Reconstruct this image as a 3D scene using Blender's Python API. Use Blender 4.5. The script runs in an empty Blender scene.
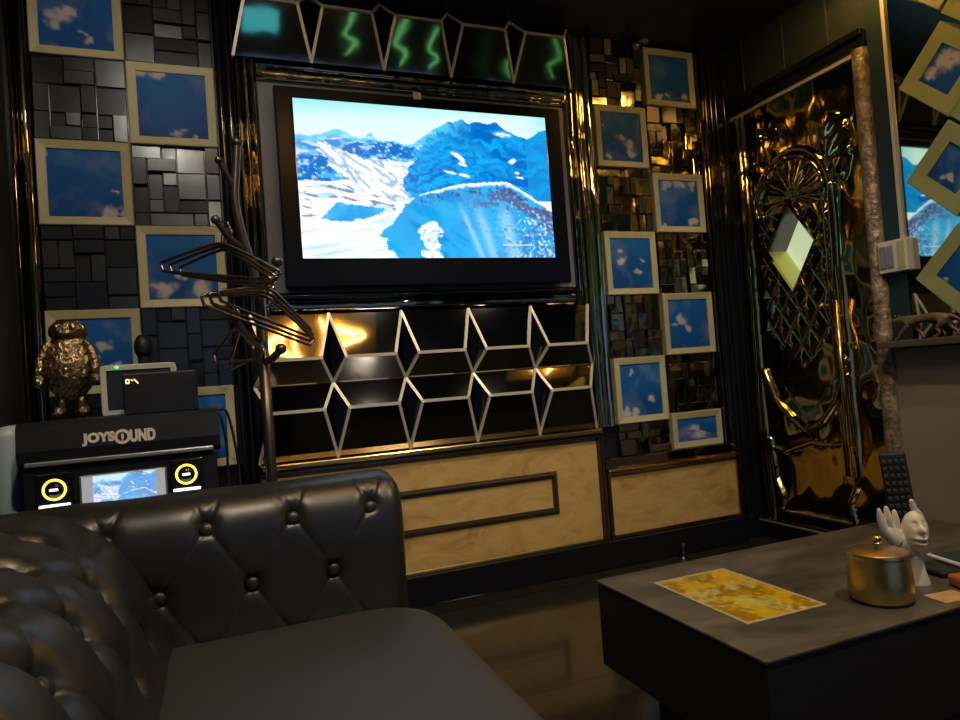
import bpy, bmesh, math, random
from mathutils import Vector, Matrix, noise
PI = math.pi
scn = bpy.context.scene
COL = scn.collection
random.seed(7)
V = Vector

# ------------------------------------------------------------------ materials
def mat(name, base, rough=.5, metal=0., spec=.5, emit=None, strength=1., coat=0., trans=0.):
    m = bpy.data.materials.new(name); m.use_nodes = True
    b = m.node_tree.nodes['Principled BSDF']
    b.inputs['Base Color'].default_value = (*base, 1)
    b.inputs['Roughness'].default_value = rough
    b.inputs['Metallic'].default_value = metal
    b.inputs['Specular IOR Level'].default_value = spec
    b.inputs['Coat Weight'].default_value = coat
    b.inputs['Transmission Weight'].default_value = trans
    if emit:
        b.inputs['Emission Color'].default_value = (*emit, 1)
        b.inputs['Emission Strength'].default_value = strength
    return m
def nodes(m):
    t = m.node_tree
    return t.nodes, t.links, t.nodes['Principled BSDF']
def coords(m, scale=(1, 1, 1), rot=(0, 0, 0), kind='Object'):
    n, l, b = nodes(m)
    tc = n.new('ShaderNodeTexCoord'); mp = n.new('ShaderNodeMapping')
    mp.inputs['Scale'].default_value = scale; mp.inputs['Rotation'].default_value = rot
    l.new(tc.outputs[kind], mp.inputs['Vector'])
    return mp.outputs['Vector']
def add_noise_colour(m, stops, scale=5, detail=5, rough=.6, dist=0., mscale=(1, 1, 1)):
    n, l, b = nodes(m)
    t = n.new('ShaderNodeTexNoise')
    t.inputs['Scale'].default_value = scale; t.inputs['Detail'].default_value = detail
    t.inputs['Roughness'].default_value = rough; t.inputs['Distortion'].default_value = dist
    l.new(coords(m, mscale), t.inputs['Vector'])
    r = n.new('ShaderNodeValToRGB')
    while len(r.color_ramp.elements) < len(stops): r.color_ramp.elements.new(.5)
    for e, (p, c) in zip(r.color_ramp.elements, stops):
        e.position = p; e.color = (*c, 1)
    l.new(t.outputs['Fac'], r.inputs['Fac']); l.new(r.outputs['Color'], b.inputs['Base Color'])
    return m
def add_bump(m, scale=40, strength=.2, dist=.002, detail=3, mscale=(1, 1, 1)):
    n, l, b = nodes(m)
    t = n.new('ShaderNodeTexNoise'); t.inputs['Scale'].default_value = scale; t.inputs['Detail'].default_value = detail
    l.new(coords(m, mscale), t.inputs['Vector'])
    bp = n.new('ShaderNodeBump'); bp.inputs['Strength'].default_value = strength; bp.inputs['Distance'].default_value = dist
    l.new(t.outputs['Fac'], bp.inputs['Height']); l.new(bp.outputs['Normal'], b.inputs['Normal'])
    return m
def attr_mat(name, rough=.4, emission=0., metal=0., spec=.5):
    m = mat(name, (.5, .5, .5), rough, metal, spec)
    n, l, b = nodes(m)
    a = n.new('ShaderNodeAttribute'); a.attribute_name = 'ink'
    if emission:
        b.inputs['Base Color'].default_value = (.01, .01, .012, 1)
        l.new(a.outputs['Color'], b.inputs['Emission Color']); b.inputs['Emission Strength'].default_value = emission
    else:
        l.new(a.outputs['Color'], b.inputs['Base Color'])
    return m

M = {}
M['black_paint'] = add_bump(mat('black_paint', (.012, .012, .014), .32), 30, .05)
M['black_matte'] = mat('black_matte', (.004, .006, .011), .5)
M['black_gloss'] = mat('black_gloss', (.008, .009, .012), .12)
M['bezel'] = mat('tv_plastic', (.003, .004, .009), .28, 0, .15)
M['backboard'] = mat('tv_backboard_laminate', (.12, .13, .17), .4)
M['ceiling'] = add_noise_colour(mat('ceiling_paint', (.03, .028, .03), .4), [(.35, (.018, .017, .02)), (.7, (.034, .03, .03))], 2)
M['wall_dark'] = add_noise_colour(mat('dark_wallcover', (.03, .03, .032), .45), [(.3, (.022, .023, .026)), (.7, (.04, .04, .043))], 4)
M['wall_slate'] = mat('slate_paint', (.16, .17, .19), .5)
M['wall_teal'] = mat('dark_teal_paint', (.012, .03, .034), .35)
M['wall_grey'] = add_bump(add_noise_colour(mat('grey_taupe_paint', (.23, .2, .16), .6), [(.3, (.27, .245, .19)), (.7, (.32, .285, .22))], 3), 120, .1)
M['header'] = mat('header_panel', (.03, .036, .036), .35)
M['marble'] = add_noise_colour(mat('beige_marble', (.6, .45, .24), .35),
    [(.28, (.34, .19, .055)), (.45, (.50, .315, .110)), (.6, (.57, .39, .152)), (.75, (.46, .28, .088))], 4.5, 9, .62, 1.6, (1, 1, 1.8))
M['mould_dark'] = mat('dark_bronze_moulding', (.10, .075, .055), .3, .6)
M['brass'] = mat('brass', (.62, .42, .16), .22, 1.)
M['brass_soft'] = add_bump(mat('brushed_brass', (.62, .48, .21), .33, 1.), 8, .25, .002, 4, (1, 1, .15))
M['gold_mirror'] = add_bump(mat('gold_mirror', (.60, .55, .44), .07, 1.), 7, .6, .02, 2, (1, 1, .5))
M['bronze_mirror'] = add_bump(mat('bronze_mirror', (.30, .25, .20), .06, 1.), 6, .3, .01, 2)
M['grey_mirror'] = add_bump(mat('smoked_mirror', (.26, .25, .25), .05, 1.), 4, .12, .01, 2)
M['wall_mirror'] = mat('antique_mirror', (.62, .62, .50), .03, 1.)
M['kite'] = add_bump(mat('smoked_kite_mirror', (.13, .12, .13), .14, 1.), 9, .2, .006, 2)
M['tile_dark'] = add_bump(mat('charcoal_mirror_tile', (.075, .082, .092), .25, .85), 14, .15, .004, 2)
M['tile_bronze'] = add_bump(mat('bronze_mirror_tile', (.36, .32, .26), .10, 1.), 10, .25, .008, 2)
M['cream_trim'] = mat('cream_metal_trim', (.62, .56, .46), .35, .25)
M['cream_frame'] = add_noise_colour(mat('cream_olive_frame', (.5, .46, .26), .5), [(.3, (.43, .41, .24)), (.7, (.51, .48, .29))], 6)
M['olive_frame'] = mat('olive_frame', (.31, .34, .13), .5)
M['sky_print'] = attr_mat('sky_print', .5, 0, 0, .12)
M['screen'] = attr_mat('tv_picture', .2, .92, 0, .1)
M['small_screen'] = attr_mat('monitor_picture', .15, .85)
M['foil_sheet'] = attr_mat('gold_foil_print', .3, 0, .25)
M['leather'] = add_bump(mat('black_leather', (.020, .019, .018), .36, 0, .7), 260, .12, .001, 4)
M['seat_leather'] = add_bump(mat('black_seat_leather', (.034, .034, .033), .5, 0, .9), 220, .12, .001, 4)
M['chrome'] = mat('chrome', (.7, .7, .68), .15, 1.)
M['silver'] = mat('silver_strip', (.42, .42, .42), .35, .7)
M['logo'] = mat('cream_lettering', (.9, .8, .7), .45)
M['white_plastic'] = mat('white_plastic', (.62, .6, .54), .35)
M['ceramic'] = mat('ivory_ceramic', (.78, .68, .52), .3, 0, .5)
M['iron'] = mat('dark_bronze_metal', (.12, .095, .085), .3, .85)
M['rod'] = mat('copper_toned_rod', (.26, .20, .17), .25, .95)
M['gold_figure'] = add_bump(mat('crinkled_gold', (.36, .27, .15), .24, 1.), 75, .9, .01, 3)
M['copper_pillar'] = add_bump(add_noise_colour(mat('hammered_copper', (.3, .2, .12), .38, .3),
    [(.36, (.10, .07, .045)), (.5, (.26, .19, .13)), (.64, (.50, .40, .30))], 26, 6, .75, .6, (1, 1, .6)), 34, 1., .012, 4)
M['door_gold'] = mat('embossed_gold_mirror', (.40, .31, .12), .07, 1.)
M['reveal'] = mat('pane_glow_reveal', (.66, .64, .22), .3, .7)  # gold with the pane's reflected glow put into its colour
M['pane'] = mat('glowing_pale_pane', (.6, .68, .5), .4, 0, .5, (.50, .60, .36), .8)  # pale green glow is the pane material's own emission
M['concrete'] = add_bump(add_noise_colour(mat('dark_concrete', (.1, .085, .065), .42),
    [(.36, (.036, .031, .022)), (.5, (.078, .067, .048)), (.64, (.135, .117, .086))], 5, 9, .7, .7, (.6, 1.5, 1)), 60, .1, .001, 4)
M['table_side'] = mat('table_side_laminate', (.012, .0115, .011), .5)
M['rubber'] = mat('black_rubber', (.012, .012, .013), .5)
M['key'] = mat('grey_keys', (.05, .05, .055), .4)
M['yellow_led'] = mat('yellow_ring_light', (.8, .7, .1), .4, 0, .5, (1., .80, .10), 1.4)
M['white_led'] = mat('white_bar_light', (.9, .9, .95), .4, 0, .5, (.9, .92, 1.), 1.5)
M['green_led'] = mat('green_indicator', (.1, .8, .3), .4, 0, .5, (.05, 1., .25), 2.)
M['amber_led'] = mat('amber_digits', (.8, .5, .2), .4, 0, .5, (1., .62, .28), 1.1)
M['glass_dark'] = mat('dark_display_glass', (.03, .045, .05), .1)
M['neon'] = mat('warm_neon', (1, .8, .4), .4, 0, .5, (1., .62, .16), 26.)
M['neon_green'] = mat('green_neon', (.3, 1, .4), .4, 0, .5, (.28, 1., .30), 1.3)
M['neon_cyan'] = mat('cyan_neon', (.3, 1, 1), .4, 0, .5, (.1, .75, .8), 1.2)
M['lamp'] = mat('warm_lamp_lens', (1, .85, .6), .4, 0, .5, (1., .72, .38), 6.)
M['gold_panel'] = mat('gold_reflector', (.75, .48, .14), .5, .3)
M['wood_card'] = add_noise_colour(mat('tan_card', (.5, .3, .12), .5), [(.35, (.42, .25, .09)), (.65, (.55, .35, .15))], 30)
M['orange_leather'] = mat('orange_brown_leather', (.36, .11, .03), .35)
M['panther'] = add_bump(mat('aged_bronze_figure', (.17, .125, .07), .45, .35), 60, .3, .003)
M['shelf_wood'] = mat('shelf_board', (.10, .075, .05), .35)
M['grey_metal'] = mat('pale_grey_panel', (.5, .6, .66), .4)

f = M['floor'] = mat('dark_polished_planks', (.03, .025, .02), .14, 0, .6)
n, l, b = nodes(f)
br = n.new('ShaderNodeTexBrick'); br.offset = .37
br.inputs['Scale'].default_value = 1.; br.inputs['Brick Width'].default_value = 1.2; br.inputs['Row Height'].default_value = .2
br.inputs['Mortar Size'].default_value = .004
br.inputs['Color1'].default_value = (.023, .020, .013, 1); br.inputs['Color2'].default_value = (.016, .014, .010, 1); br.inputs['Mortar'].default_value = (.006, .005, .004, 1)
l.new(coords(f), br.inputs['Vector']); l.new(br.outputs['Color'], b.inputs['Base Color'])

# ------------------------------------------------------------------ mesh helpers
def link(name, me, m=None, parent=None):
    o = bpy.data.objects.new(name, me); COL.objects.link(o)
    if m is not None:
        for k in (m if isinstance(m, (list, tuple)) else [m]): me.materials.append(M[k])
    if parent: o.parent = parent
    return o
def obj(name, bm, m, parent=None, smooth=False, angle=None):
    me = bpy.data.meshes.new(name)
    bmesh.ops.recalc_face_normals(bm, faces=bm.faces)
    bm.to_mesh(me); bm.free()
    if smooth or angle:
        for p in me.polygons: p.use_smooth = True
    if angle: me.set_sharp_from_angle(angle=math.radians(angle))
    return link(name, me, m, parent)
def thing(name, label, cat, loc=(0, 0, 0), rotz=0., group=None, kind=None):
    o = bpy.data.objects.new(name, None); o.empty_display_size = .1; COL.objects.link(o)
    o.location = loc; o.rotation_euler = (0, 0, rotz)
    return tag(o, label, cat, group, kind)
def tag(o, label, cat, group=None, kind=None):
    o['label'] = label; o['category'] = cat
    if group: o['group'] = group
    if kind: o['kind'] = kind
    return o
def copy_tree(o, parent=None):
    c = o.copy(); COL.objects.link(c)
    if parent: c.parent = parent
    for ch in list(o.children): copy_tree(ch, c)
    return c
def box(bm, lo, hi, bev=0., seg=2, mtx=None):
    c = [(a + b) / 2 for a, b in zip(lo, hi)]; s = [abs(b - a) for a, b in zip(lo, hi)]
    t = bmesh.new(); bmesh.ops.create_cube(t, size=1.)
    for v in t.verts: v.co = V((v.co.x * s[0] + c[0], v.co.y * s[1] + c[1], v.co.z * s[2] + c[2]))
    if bev: bmesh.ops.bevel(t, geom=t.edges[:] , offset=min(bev, min(s) * .48), segments=seg, affect='EDGES', profile=.5)
    merge(bm, t, mtx)
    return bm
def merge(bm, t, mtx=None):
    if mtx is not None: bmesh.ops.transform(t, matrix=mtx, verts=t.verts)
    me = bpy.data.meshes.new('tmp'); t.to_mesh(me); t.free(); bm.from_mesh(me); bpy.data.meshes.remove(me)
def B(lo, hi, bev=0., seg=2): return box(bmesh.new(), lo, hi, bev, seg)
def tube(bm, pts, r, n=10, closed=False, cap=True):
    pts = [V(p) for p in pts]; N = len(pts)
    rad = r if isinstance(r, (list, tuple)) else [r] * N
    tans = []
    for i in range(N):
        a = pts[(i - 1) % N] if closed or i > 0 else pts[i]
        c = pts[(i + 1) % N] if closed or i < N - 1 else pts[i]
        tans.append((c - a).normalized())
    up = V((0, 0, 1)) if abs(tans[0].z) < .9 else V((1, 0, 0))
    nrm = (up - tans[0] * up.dot(tans[0])).normalized()
    rings = []
    for i in range(N):
        nrm = (nrm - tans[i] * nrm.dot(tans[i])).normalized()
        bi = tans[i].cross(nrm)
        rings.append([bm.verts.new(pts[i] + (nrm * math.cos(2 * PI * k / n) + bi * math.sin(2 * PI * k / n)) * rad[i]) for k in range(n)])
    for i in range(N if closed else N - 1):
        A, C = rings[i], rings[(i + 1) % N]
        for k in range(n): bm.faces.new((A[k], A[(k + 1) % n], C[(k + 1) % n], C[k]))
    if cap and not closed:
        bm.faces.new(rings[0][::-1]); bm.faces.new(rings[-1])
    return bm
def smooth_path(pts, sub=6):
    pts = [V(p) for p in pts]; out = []
    for i in range(len(pts) - 1):
        p0 = pts[max(i - 1, 0)]; p1 = pts[i]; p2 = pts[i + 1]; p3 = pts[min(i + 2, len(pts) - 1)]
        for k in range(sub):
            t = k / sub
            out.append(.5 * ((2 * p1) + (p2 - p0) * t + (2 * p0 - 5 * p1 + 4 * p2 - p3) * t * t + (3 * p1 - p0 - 3 * p2 + p3) * t ** 3))
    out.append(pts[-1]); return out
def lathe(bm, prof, c=(0, 0, 0), n=40):
    rings = []
    for r, z in prof:
        if r < 1e-6: rings.append([bm.verts.new((c[0], c[1], c[2] + z))])
        else: rings.append([bm.verts.new((c[0] + r * math.cos(2 * PI * k / n), c[1] + r * math.sin(2 * PI * k / n), c[2] + z)) for k in range(n)])
    for A, C in zip(rings, rings[1:]):
        for k in range(n):
            a = [A[k % len(A)], A[(k + 1) % len(A)], C[(k + 1) % len(C)], C[k % len(C)]]
            u = []
            for v in a:
                if v not in u: u.append(v)
            if len(u) > 2: bm.faces.new(u)
    for Rr, rev in ((rings[0], True), (rings[-1], False)):
        if len(Rr) > 1: bm.faces.new(Rr[::-1] if rev else Rr)
    return bm
def ball(bm, c, r, seg=16, scale=(1, 1, 1)):
    t = bmesh.new(); bmesh.ops.create_uvsphere(t, u_segments=seg, v_segments=max(6, seg * 2 // 3), radius=r)
    merge(bm, t, Matrix.Translation(c) @ Matrix.Diagonal((*scale, 1)))
    return bm
def solid(bm, face, back):
    """front polygon and a matching back polygon joined into a closed solid"""
    a = [bm.verts.new(p) for p in face]; c = [bm.verts.new(p) for p in back]
    bm.faces.new(a); bm.faces.new(c[::-1])
    for i in range(len(a)):
        j = (i + 1) % len(a); bm.faces.new((a[i], c[i], c[j], a[j]))
    return bm
def bar(bm, a, b, w, nrm, d):
    """flat strip from a to b, width w, raised by d along nrm and set in the surface"""
    a, b, nrm = V(a), V(b), V(nrm).normalized()
    t = (b - a).normalized(); s = t.cross(nrm).normalized() * (w / 2)
    e = t * (w * .35)
    lo = [a - e - s - nrm * .004, a - e + s - nrm * .004, b + e + s - nrm * .004, b + e - s - nrm * .004]
    return solid(bm, [p + nrm * (d + .004) for p in lo], lo)
def frame_ring(bm, x0, x1, z0, z1, w, y0, y1, slope=.006):
    """picture frame in the XZ plane, front at y0 (towards -Y), back at y1"""
    o = [(x0, z0), (x1, z0), (x1, z1), (x0, z1)]; i = [(x0 + w, z0 + w), (x1 - w, z0 + w), (x1 - w, z1 - w), (x0 + w, z1 - w)]
    k = .003
    ob = [(x0 + k, z0 + k), (x1 - k, z0 + k), (x1 - k, z1 - k), (x0 + k, z1 - k)]
    L = [[bm.verts.new((x, y1, z)) for x, z in o], [bm.verts.new((x, y0 + k, z)) for x, z in o], [bm.verts.new((x, y0, z)) for x, z in ob],
         [bm.verts.new((x, y0 + slope, z)) for x, z in i], [bm.verts.new((x, y1, z)) for x, z in i]]
    for A, C in list(zip(L, L[1:])) + [(L[-1], L[0])]:
        for q in range(4): bm.faces.new((A[q], A[(q + 1) % 4], C[(q + 1) % 4], C[q]))
    return bm
def painted_grid(name, p00, pu, pv, nu, nv, fn, m, parent=None, thick=None):
    """grid from corner p00 (top left) along pu and pv, coloured per vertex by fn(u, v) -> linear rgb"""
    p00, pu, pv = V(p00), V(pu), V(pv)
    me = bpy.data.meshes.new(name)
    vs = []; cs = []; fs = []
    for j in range(nv + 1):
        for i in range(nu + 1):
            u, v = i / nu, j / nv
            vs.append(p00 + pu * u + pv * v); cs.append(fn(u, v))
    w = nu + 1
    for j in range(nv):
        for i in range(nu):
            a = j * w + i; fs.append((a, a + w, a + w + 1, a + 1))
    if thick is not None:
        k = len(vs); t = V(thick)
        ring = [i for i in range(w)] + [j * w + nu for j in range(1, nv + 1)] + [nv * w + i for i in range(nu - 1, -1, -1)] + [j * w for j in range(nv - 1, 0, -1)]
        for r in ring: vs.append(vs[r] + t); cs.append(cs[r])
        R = len(ring)
        for q in range(R): fs.append((ring[q], ring[(q + 1) % R], k + (q + 1) % R, k + q))
        fs.append(tuple(range(k, k + R)))
    me.from_pydata([tuple(v) for v in vs], [], fs)
    a = me.color_attributes.new('ink', 'FLOAT_COLOR', 'POINT')
    flat = []
    for c in cs: flat += [c[0], c[1], c[2], 1.]
    a.data.foreach_set('color', flat)
    me.update()
    return link(name, me, m, parent)
def lin(c): return tuple(((x / 255 + .055) / 1.055) ** 2.4 if x > 10 else x / 255 / 12.92 for x in c)
def mix(a, b, t):
    t = max(0., min(1., t)); return tuple(x + (y - x) * t for x, y in zip(a, b))
def sst(a, b, x):
    if a == b: return float(x > a)
    t = max(0., min(1., (x - a) / (b - a))); return t * t * (3 - 2 * t)
def fbm(x, y, z=0., o=5): return noise.fractal(V((x, y, z)), 1., 2., o)      # about -1..1
def interp(pts, x):
    if x <= pts[0][0]: return pts[0][1]
    for (a, b), (c, d) in zip(pts, pts[1:]):
        if x <= c: return b + (d - b) * (x - a) / (c - a)
    return pts[-1][1]
def inside(poly, x, y):
    c = False; n = len(poly)
    for i in range(n):
        x1, y1 = poly[i]; x2, y2 = poly[(i + 1) % n]
        if (y1 > y) != (y2 > y) and x < (x2 - x1) * (y - y1) / (y2 - y1) + x1: c = not c
    return c

# ------------------------------------------------------------------ room shell
YW, XR, XL, YF, ZC = 2.80, 2.60, -.62, -1.60, 2.52
def struct(name, bm, m, label, cat='wall', parent=None):
    o = obj(name, bm, m, parent); tag(o, label, cat, None, 'structure'); return o
struct('floor', B((XL - .1, YF - .1, -.1), (XR + .35, YW + .1, 0)), 'floor', 'dark polished plank floor between the sofa and the table', 'floor')
struct('ceiling', B((XL - .1, YF - .1, ZC), (XR + .35, YW + .1, ZC + .1)), 'ceiling', 'dark ceiling above the television wall', 'ceiling')
struct('wall_back', B((XL - .1, YW, 0), (XR + .35, YW + .1, ZC)), 'black_paint', 'black wall carrying the television, pictures and mirror mosaics')
struct('wall_left', B((XL - .1, YF, 0), (XL, YW, ZC)), 'wall_dark', 'dark wall at the far left beside the karaoke cabinet')
bm = B((XL - .1, YF - .1, 1.85), (XR + .35, YF, ZC))
box(bm, (XL - .1, YF - .1, 0), (XL + .25, YF, 1.85)); box(bm, (XR - .2, YF - .1, 0), (XR + .35, YF, 1.85))  # gap below the lintel added to let the blue world fill in
struct('wall_front', bm, 'wall_slate', 'dark wall behind the viewer, seen only in mirrors, opening added for blue fill')
bm = bmesh.new()
box(bm, (XR, 1.88, .935), (XR + .1, 1.965, ZC))
struct('wall_right_2', bm, 'wall_teal', 'narrow dark teal wall strip between copper door post and mirror')
struct('wall_right_1', B((XR, YF, 0), (XR + .1, 1.965, .905)), 'wall_grey', 'taupe grey lower wall under the mirror shelf')
struct('wall_right_3', B((XR + .02, YF, .905), (XR + .1, 1.88, ZC)), 'black_paint', 'black wall behind the diamond mirror panel')
bm = B((XR, 1.965, 2.245), (XR + .1, YW, ZC))
for y in (2.65, 2.392, 2.149): box(bm, (XR - .006, y - .006, 2.25), (XR, y + .006, ZC), .002)
struct('wall_right_4', bm, 'header', 'dark panelled wall above the gold door')
struct('wall_right_5', B((XR + .28, 1.8, 0), (XR + .3, YW, 2.25)), 'black_paint', 'dark closing wall behind the gold door')
# door surround
bm = B((XR - .02, 1.965, 2.165), (XR + .1, YW, 2.245), .008)
box(bm, (XR - .035, 1.965, 2.215), (XR - .02, YW - .01, 2.245), .004)
struct('trim_1', bm, 'black_gloss', 'glossy black head moulding over the gold door', 'trim')
struct('trim_2', B((XR - .012, 2.03, 2.146), (XR, 2.79, 2.165), .003), 'cream_trim', 'thin pale metal strip along the door head', 'trim')
bm = bmesh.new()
pts = [(XR - .005 + .03 * math.cos(a), 1.997 + .034 * math.sin(a)) for a in [PI * k / 16 - PI / 2 + PI for k in range(17)]]
Np = 60
rows = []
for j in range(Np + 1):
    z = .0 + (2.165) * j / Np
    rows.append([bm.verts.new((x, y, z)) for x, y in pts] + [bm.verts.new((XR + .06, 1.965, z)), bm.verts.new((XR + .06, 2.03, z))])
for A, C in zip(rows, rows[1:]):
    for k in range(len(A)): bm.faces.new((A[k], A[(k + 1) % len(A)], C[(k + 1) % len(A)], C[k]))
bm.faces.new(rows[0]); bm.faces.new(rows[-1])
o = obj('trim_3', bm, 'copper_pillar', None, angle=50); tag(o, 'rough hammered copper post at right side of the gold door', 'trim', None, 'structure')
bm = B((XR - .03, 2.03, 0), (XR + .1, YW, .085), .004)
o = struct('trim_4', bm, 'black_gloss', 'low black sill under the gold door', 'trim')
struct('trim_5', B((XR - .035, 2.03, .078), (XR - .028, YW - .02, .088), .002), 'silver', 'thin metal edge along the door sill', 'trim')
# black corner trims on the television wall
bm = B((2.435, 2.755, 0), (2.598, 2.80, ZC), .004)
for x in (2.46, 2.49, 2.545): box(bm, (x, 2.745, 0), (x + .012, 2.757, ZC), .003)
struct('trim_6', bm, 'black_gloss', 'black upright trim in corner between mosaic column and gold door', 'trim')
struct('baseboard_back', B((-.62, 2.70, 0), (2.44, 2.80, .125), .006), 'black_gloss', 'black skirting below the marble panels', 'baseboard')
struct('baseboard_right', B((XR - .015, YF, 0), (XR, 1.96, .09), .004), 'black_gloss', 'black skirting along the grey right wall', 'baseboard')

# bronze and gold uprights of the TV wall
def upright(name, x0, x1, z0, z1, mats, label, ribs, yb=2.80, depth=.05):
    """vertical mirror moulding with rounded ribs"""
    bm = bmesh.new(); prof = [(x0, yb)]
    for a, b, d in ribs:
        for k in range(9):
            t = k / 8; prof.append((x0 + (x1 - x0) * (a + (b - a) * t), yb - depth * .35 - d * math.sin(PI * t) ** .8))
    prof.append((x1, yb))
    nz = 28; rows = []
    for j in range(nz + 1):
        z = z0 + (z1 - z0) * j / nz
        rows.append([bm.verts.new((x, y + (.0035 * noise.noise(V((x * 9, z * 5.5, x0 * 7))) if 0 < i < len(prof) - 1 else 0), z)) for i, (x, y) in enumerate(prof)])
    for A, C in zip(rows, rows[1:]):
        for k in range(len(A) - 1): bm.faces.new((A[k], A[k + 1], C[k + 1], C[k]))
        bm.faces.new((A[-1], A[0], C[0], C[-1]))
    bm.faces.new(rows[0]); bm.faces.new(rows[-1])
    o = obj(name, bm, mats, None, angle=40)
    return tag(o, label, 'moulding')
upright('mirror_moulding', -.605, -.535, .1, ZC, 'bronze_mirror', 'slim bronze mirror upright left of the leftmost picture column', [(0, .3, .03), (.3, .42, .012), (.42, 1, .025)])
upright('mirror_moulding', .080, .145, .125, ZC, 'black_gloss', 'glossy black upright between left picture column and television frame', [(0, .5, .02), (.5, 1, .02)])
upright('mirror_moulding', 2.392, 2.434, .42, ZC, 'bronze_mirror', 'narrow bronze upright at right edge of right picture column', [(0, .45, .03), (.45, 1, .035)])
upright('mirror_moulding', 1.628, 1.668, .125, .62, 'mould_dark', 'dark bronze post between the two marble panels', [(0, .5, .04), (.5, 1, .03)], 2.80, .12)

# ------------------------------------------------------------------ framed sky pictures
SKY = lin((30, 100, 176)); SKY2 = lin((20, 68, 136)); CLOUD = lin((196, 190, 192))
def cloud_fn(blobs, seed):
    def fn(u, v):
        c = mix(SKY, SKY2, v * .8 + .25 * fbm(u * 2, v * 2, seed))
        wu = u + .10 * fbm(u * 3 + seed, v * 3, 1.1, 4) + .035 * fbm(u * 11, v * 11, seed, 4)
        wv = v + .10 * fbm(u * 3, v * 3 + seed, 6.3, 4) + .035 * fbm(u * 11, v * 11, seed + 4, 4)
        d = 0.
        for bu, bv, r in blobs:
            q = ((wu - bu) ** 2 + (wv - bv) ** 2 * 1.5) / (r * r)
            d = max(d, math.exp(-q * 1.1))
        d *= 1 + .35 * fbm(u * 9, v * 9, seed * 1.7, 5)
        haze = .22 * max(0, fbm(u * 2.2, v * 2.2 + seed, 3.1 + seed))
        return mix(c, CLOUD, sst(.28, .85, d) * .85 + haze)
    return fn
def picture(x0, z0, x1, z1, blobs, seed, label, group):
    t = thing('framed_picture', label, 'picture', ((x0 + x1) / 2, 2.80, z0), 0, group)
    w = x1 - x0; h = z1 - z0; bd = .031
    obj('frame', frame_ring(bmesh.new(), -w / 2, w / 2, 0, h, bd, -.036, 0), 'cream_frame', t)
    n_ = 44
    painted_grid('print', (-w / 2 + bd - .004, -.024, h - bd + .004), (w - 2 * bd + .008, 0, 0), (0, 0, -(h - 2 * bd + .008)), n_, max(16, int(n_ * h / w)), cloud_fn(blobs, seed), 'sky_print', t, (0, .023, 0))
    return t
GL, GR = 'sky pictures left of the television', 'sky pictures right of the television'
a0, a1, b0, b1 = -.533, -.2325, -.2285, .074
Z = [2.490, 2.1845, 1.8745, 1.567, 1.2605, .9565, .6515]
picture(a0, Z[1], a1, Z[0], [(.3, .55, .16), (.2, .7, .12), (.42, .5, .14), (.62, .86, .1), (.55, .74, .07)], 1.3, 'sky picture cut by the top left of the photo, grey cloud at upper left', GL)
picture(b0, Z[2], b1, Z[1], [(.1, .05, .13), (.32, .07, .12), (.5, .9, .1), (.75, .98, .08)], 2.6, 'brightest cream framed sky picture, upper left, cloud along its top left corner', GL)
picture(a0, Z[3], a1, Z[2], [(.78, .92, .1), (.95, .9, .08), (.9, .6, .05), (0, .1, .1)], 3.9, 'nearly plain deep blue sky picture at far left, above the gold figure', GL)
picture(b0, Z[4], b1, Z[3], [(.2, .82, .2), (.45, .62, .1), (.75, .85, .17)], 4.2, 'blue sky picture partly covered by upper coat hangers', GL)
picture(a0, Z[5], a1, Z[4], [(.62, .42, .1), (.75, .72, .1), (.5, .62, .07)], 5.5, 'blue sky picture half hidden behind the gold figure and microphone', GL)
picture(b0, Z[6], b1, Z[5], [(.7, .3, .08)], 6.8, 'dark blue sky picture behind karaoke cabinet beside the hanging cables', GL)
c0, c1, d0, d1 = 1.777, 2.069, 2.084, 2.386
picture(d0, Z[1] + .02, d1, Z[0] + .005, [(.2, .92, .13), (.85, .88, .11), (.4, .85, .07)], 7.1, 'dim topmost sky picture of right column, just under the ceiling', GR)
picture(c0, Z[2] + .008, c1, Z[1], [(.48, .5, .15), (.66, .66, .15), (.75, .78, .13), (.15, .86, .11), (.1, .3, .05)], 8.4, 'sky picture just right of the television top with round white clouds', GR)
picture(d0, Z[3], d1, Z[2] - .012, [(.5, .08, .2), (.2, .1, .15), (.85, .08, .14), (.85, .92, .15), (.12, .95, .12)], 9.7, 'sky picture under golden glowing mosaic, clouds along its top edge', GR)
picture(c0, Z[4], c1, Z[3], [(.28, .42, .12), (.62, .7, .08), (.8, .45, .07), (.25, .2, .07)], 10.2, 'sky picture level with television bottom right corner', GR)
picture(d0, Z[5], d1, Z[4], [(.35, .45, .17), (.5, .6, .14), (.15, .5, .08)], 11.5, 'sky picture by the door with one white cloud mass in its middle', GR)
picture(c0, Z[6] - .008, c1, Z[5], [(.76, .62, .12), (.12, .9, .16), (.35, .95, .14), (.3, .2, .07)], 12.8, 'sky picture right of hexagon mirrors, cloud at its lower left', GR)
picture(d0, .492, d1, .667, [(.55, .75, .3), (.45, .45, .16)], 13.1, 'short half height sky picture at the bottom of right column', GR)

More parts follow.
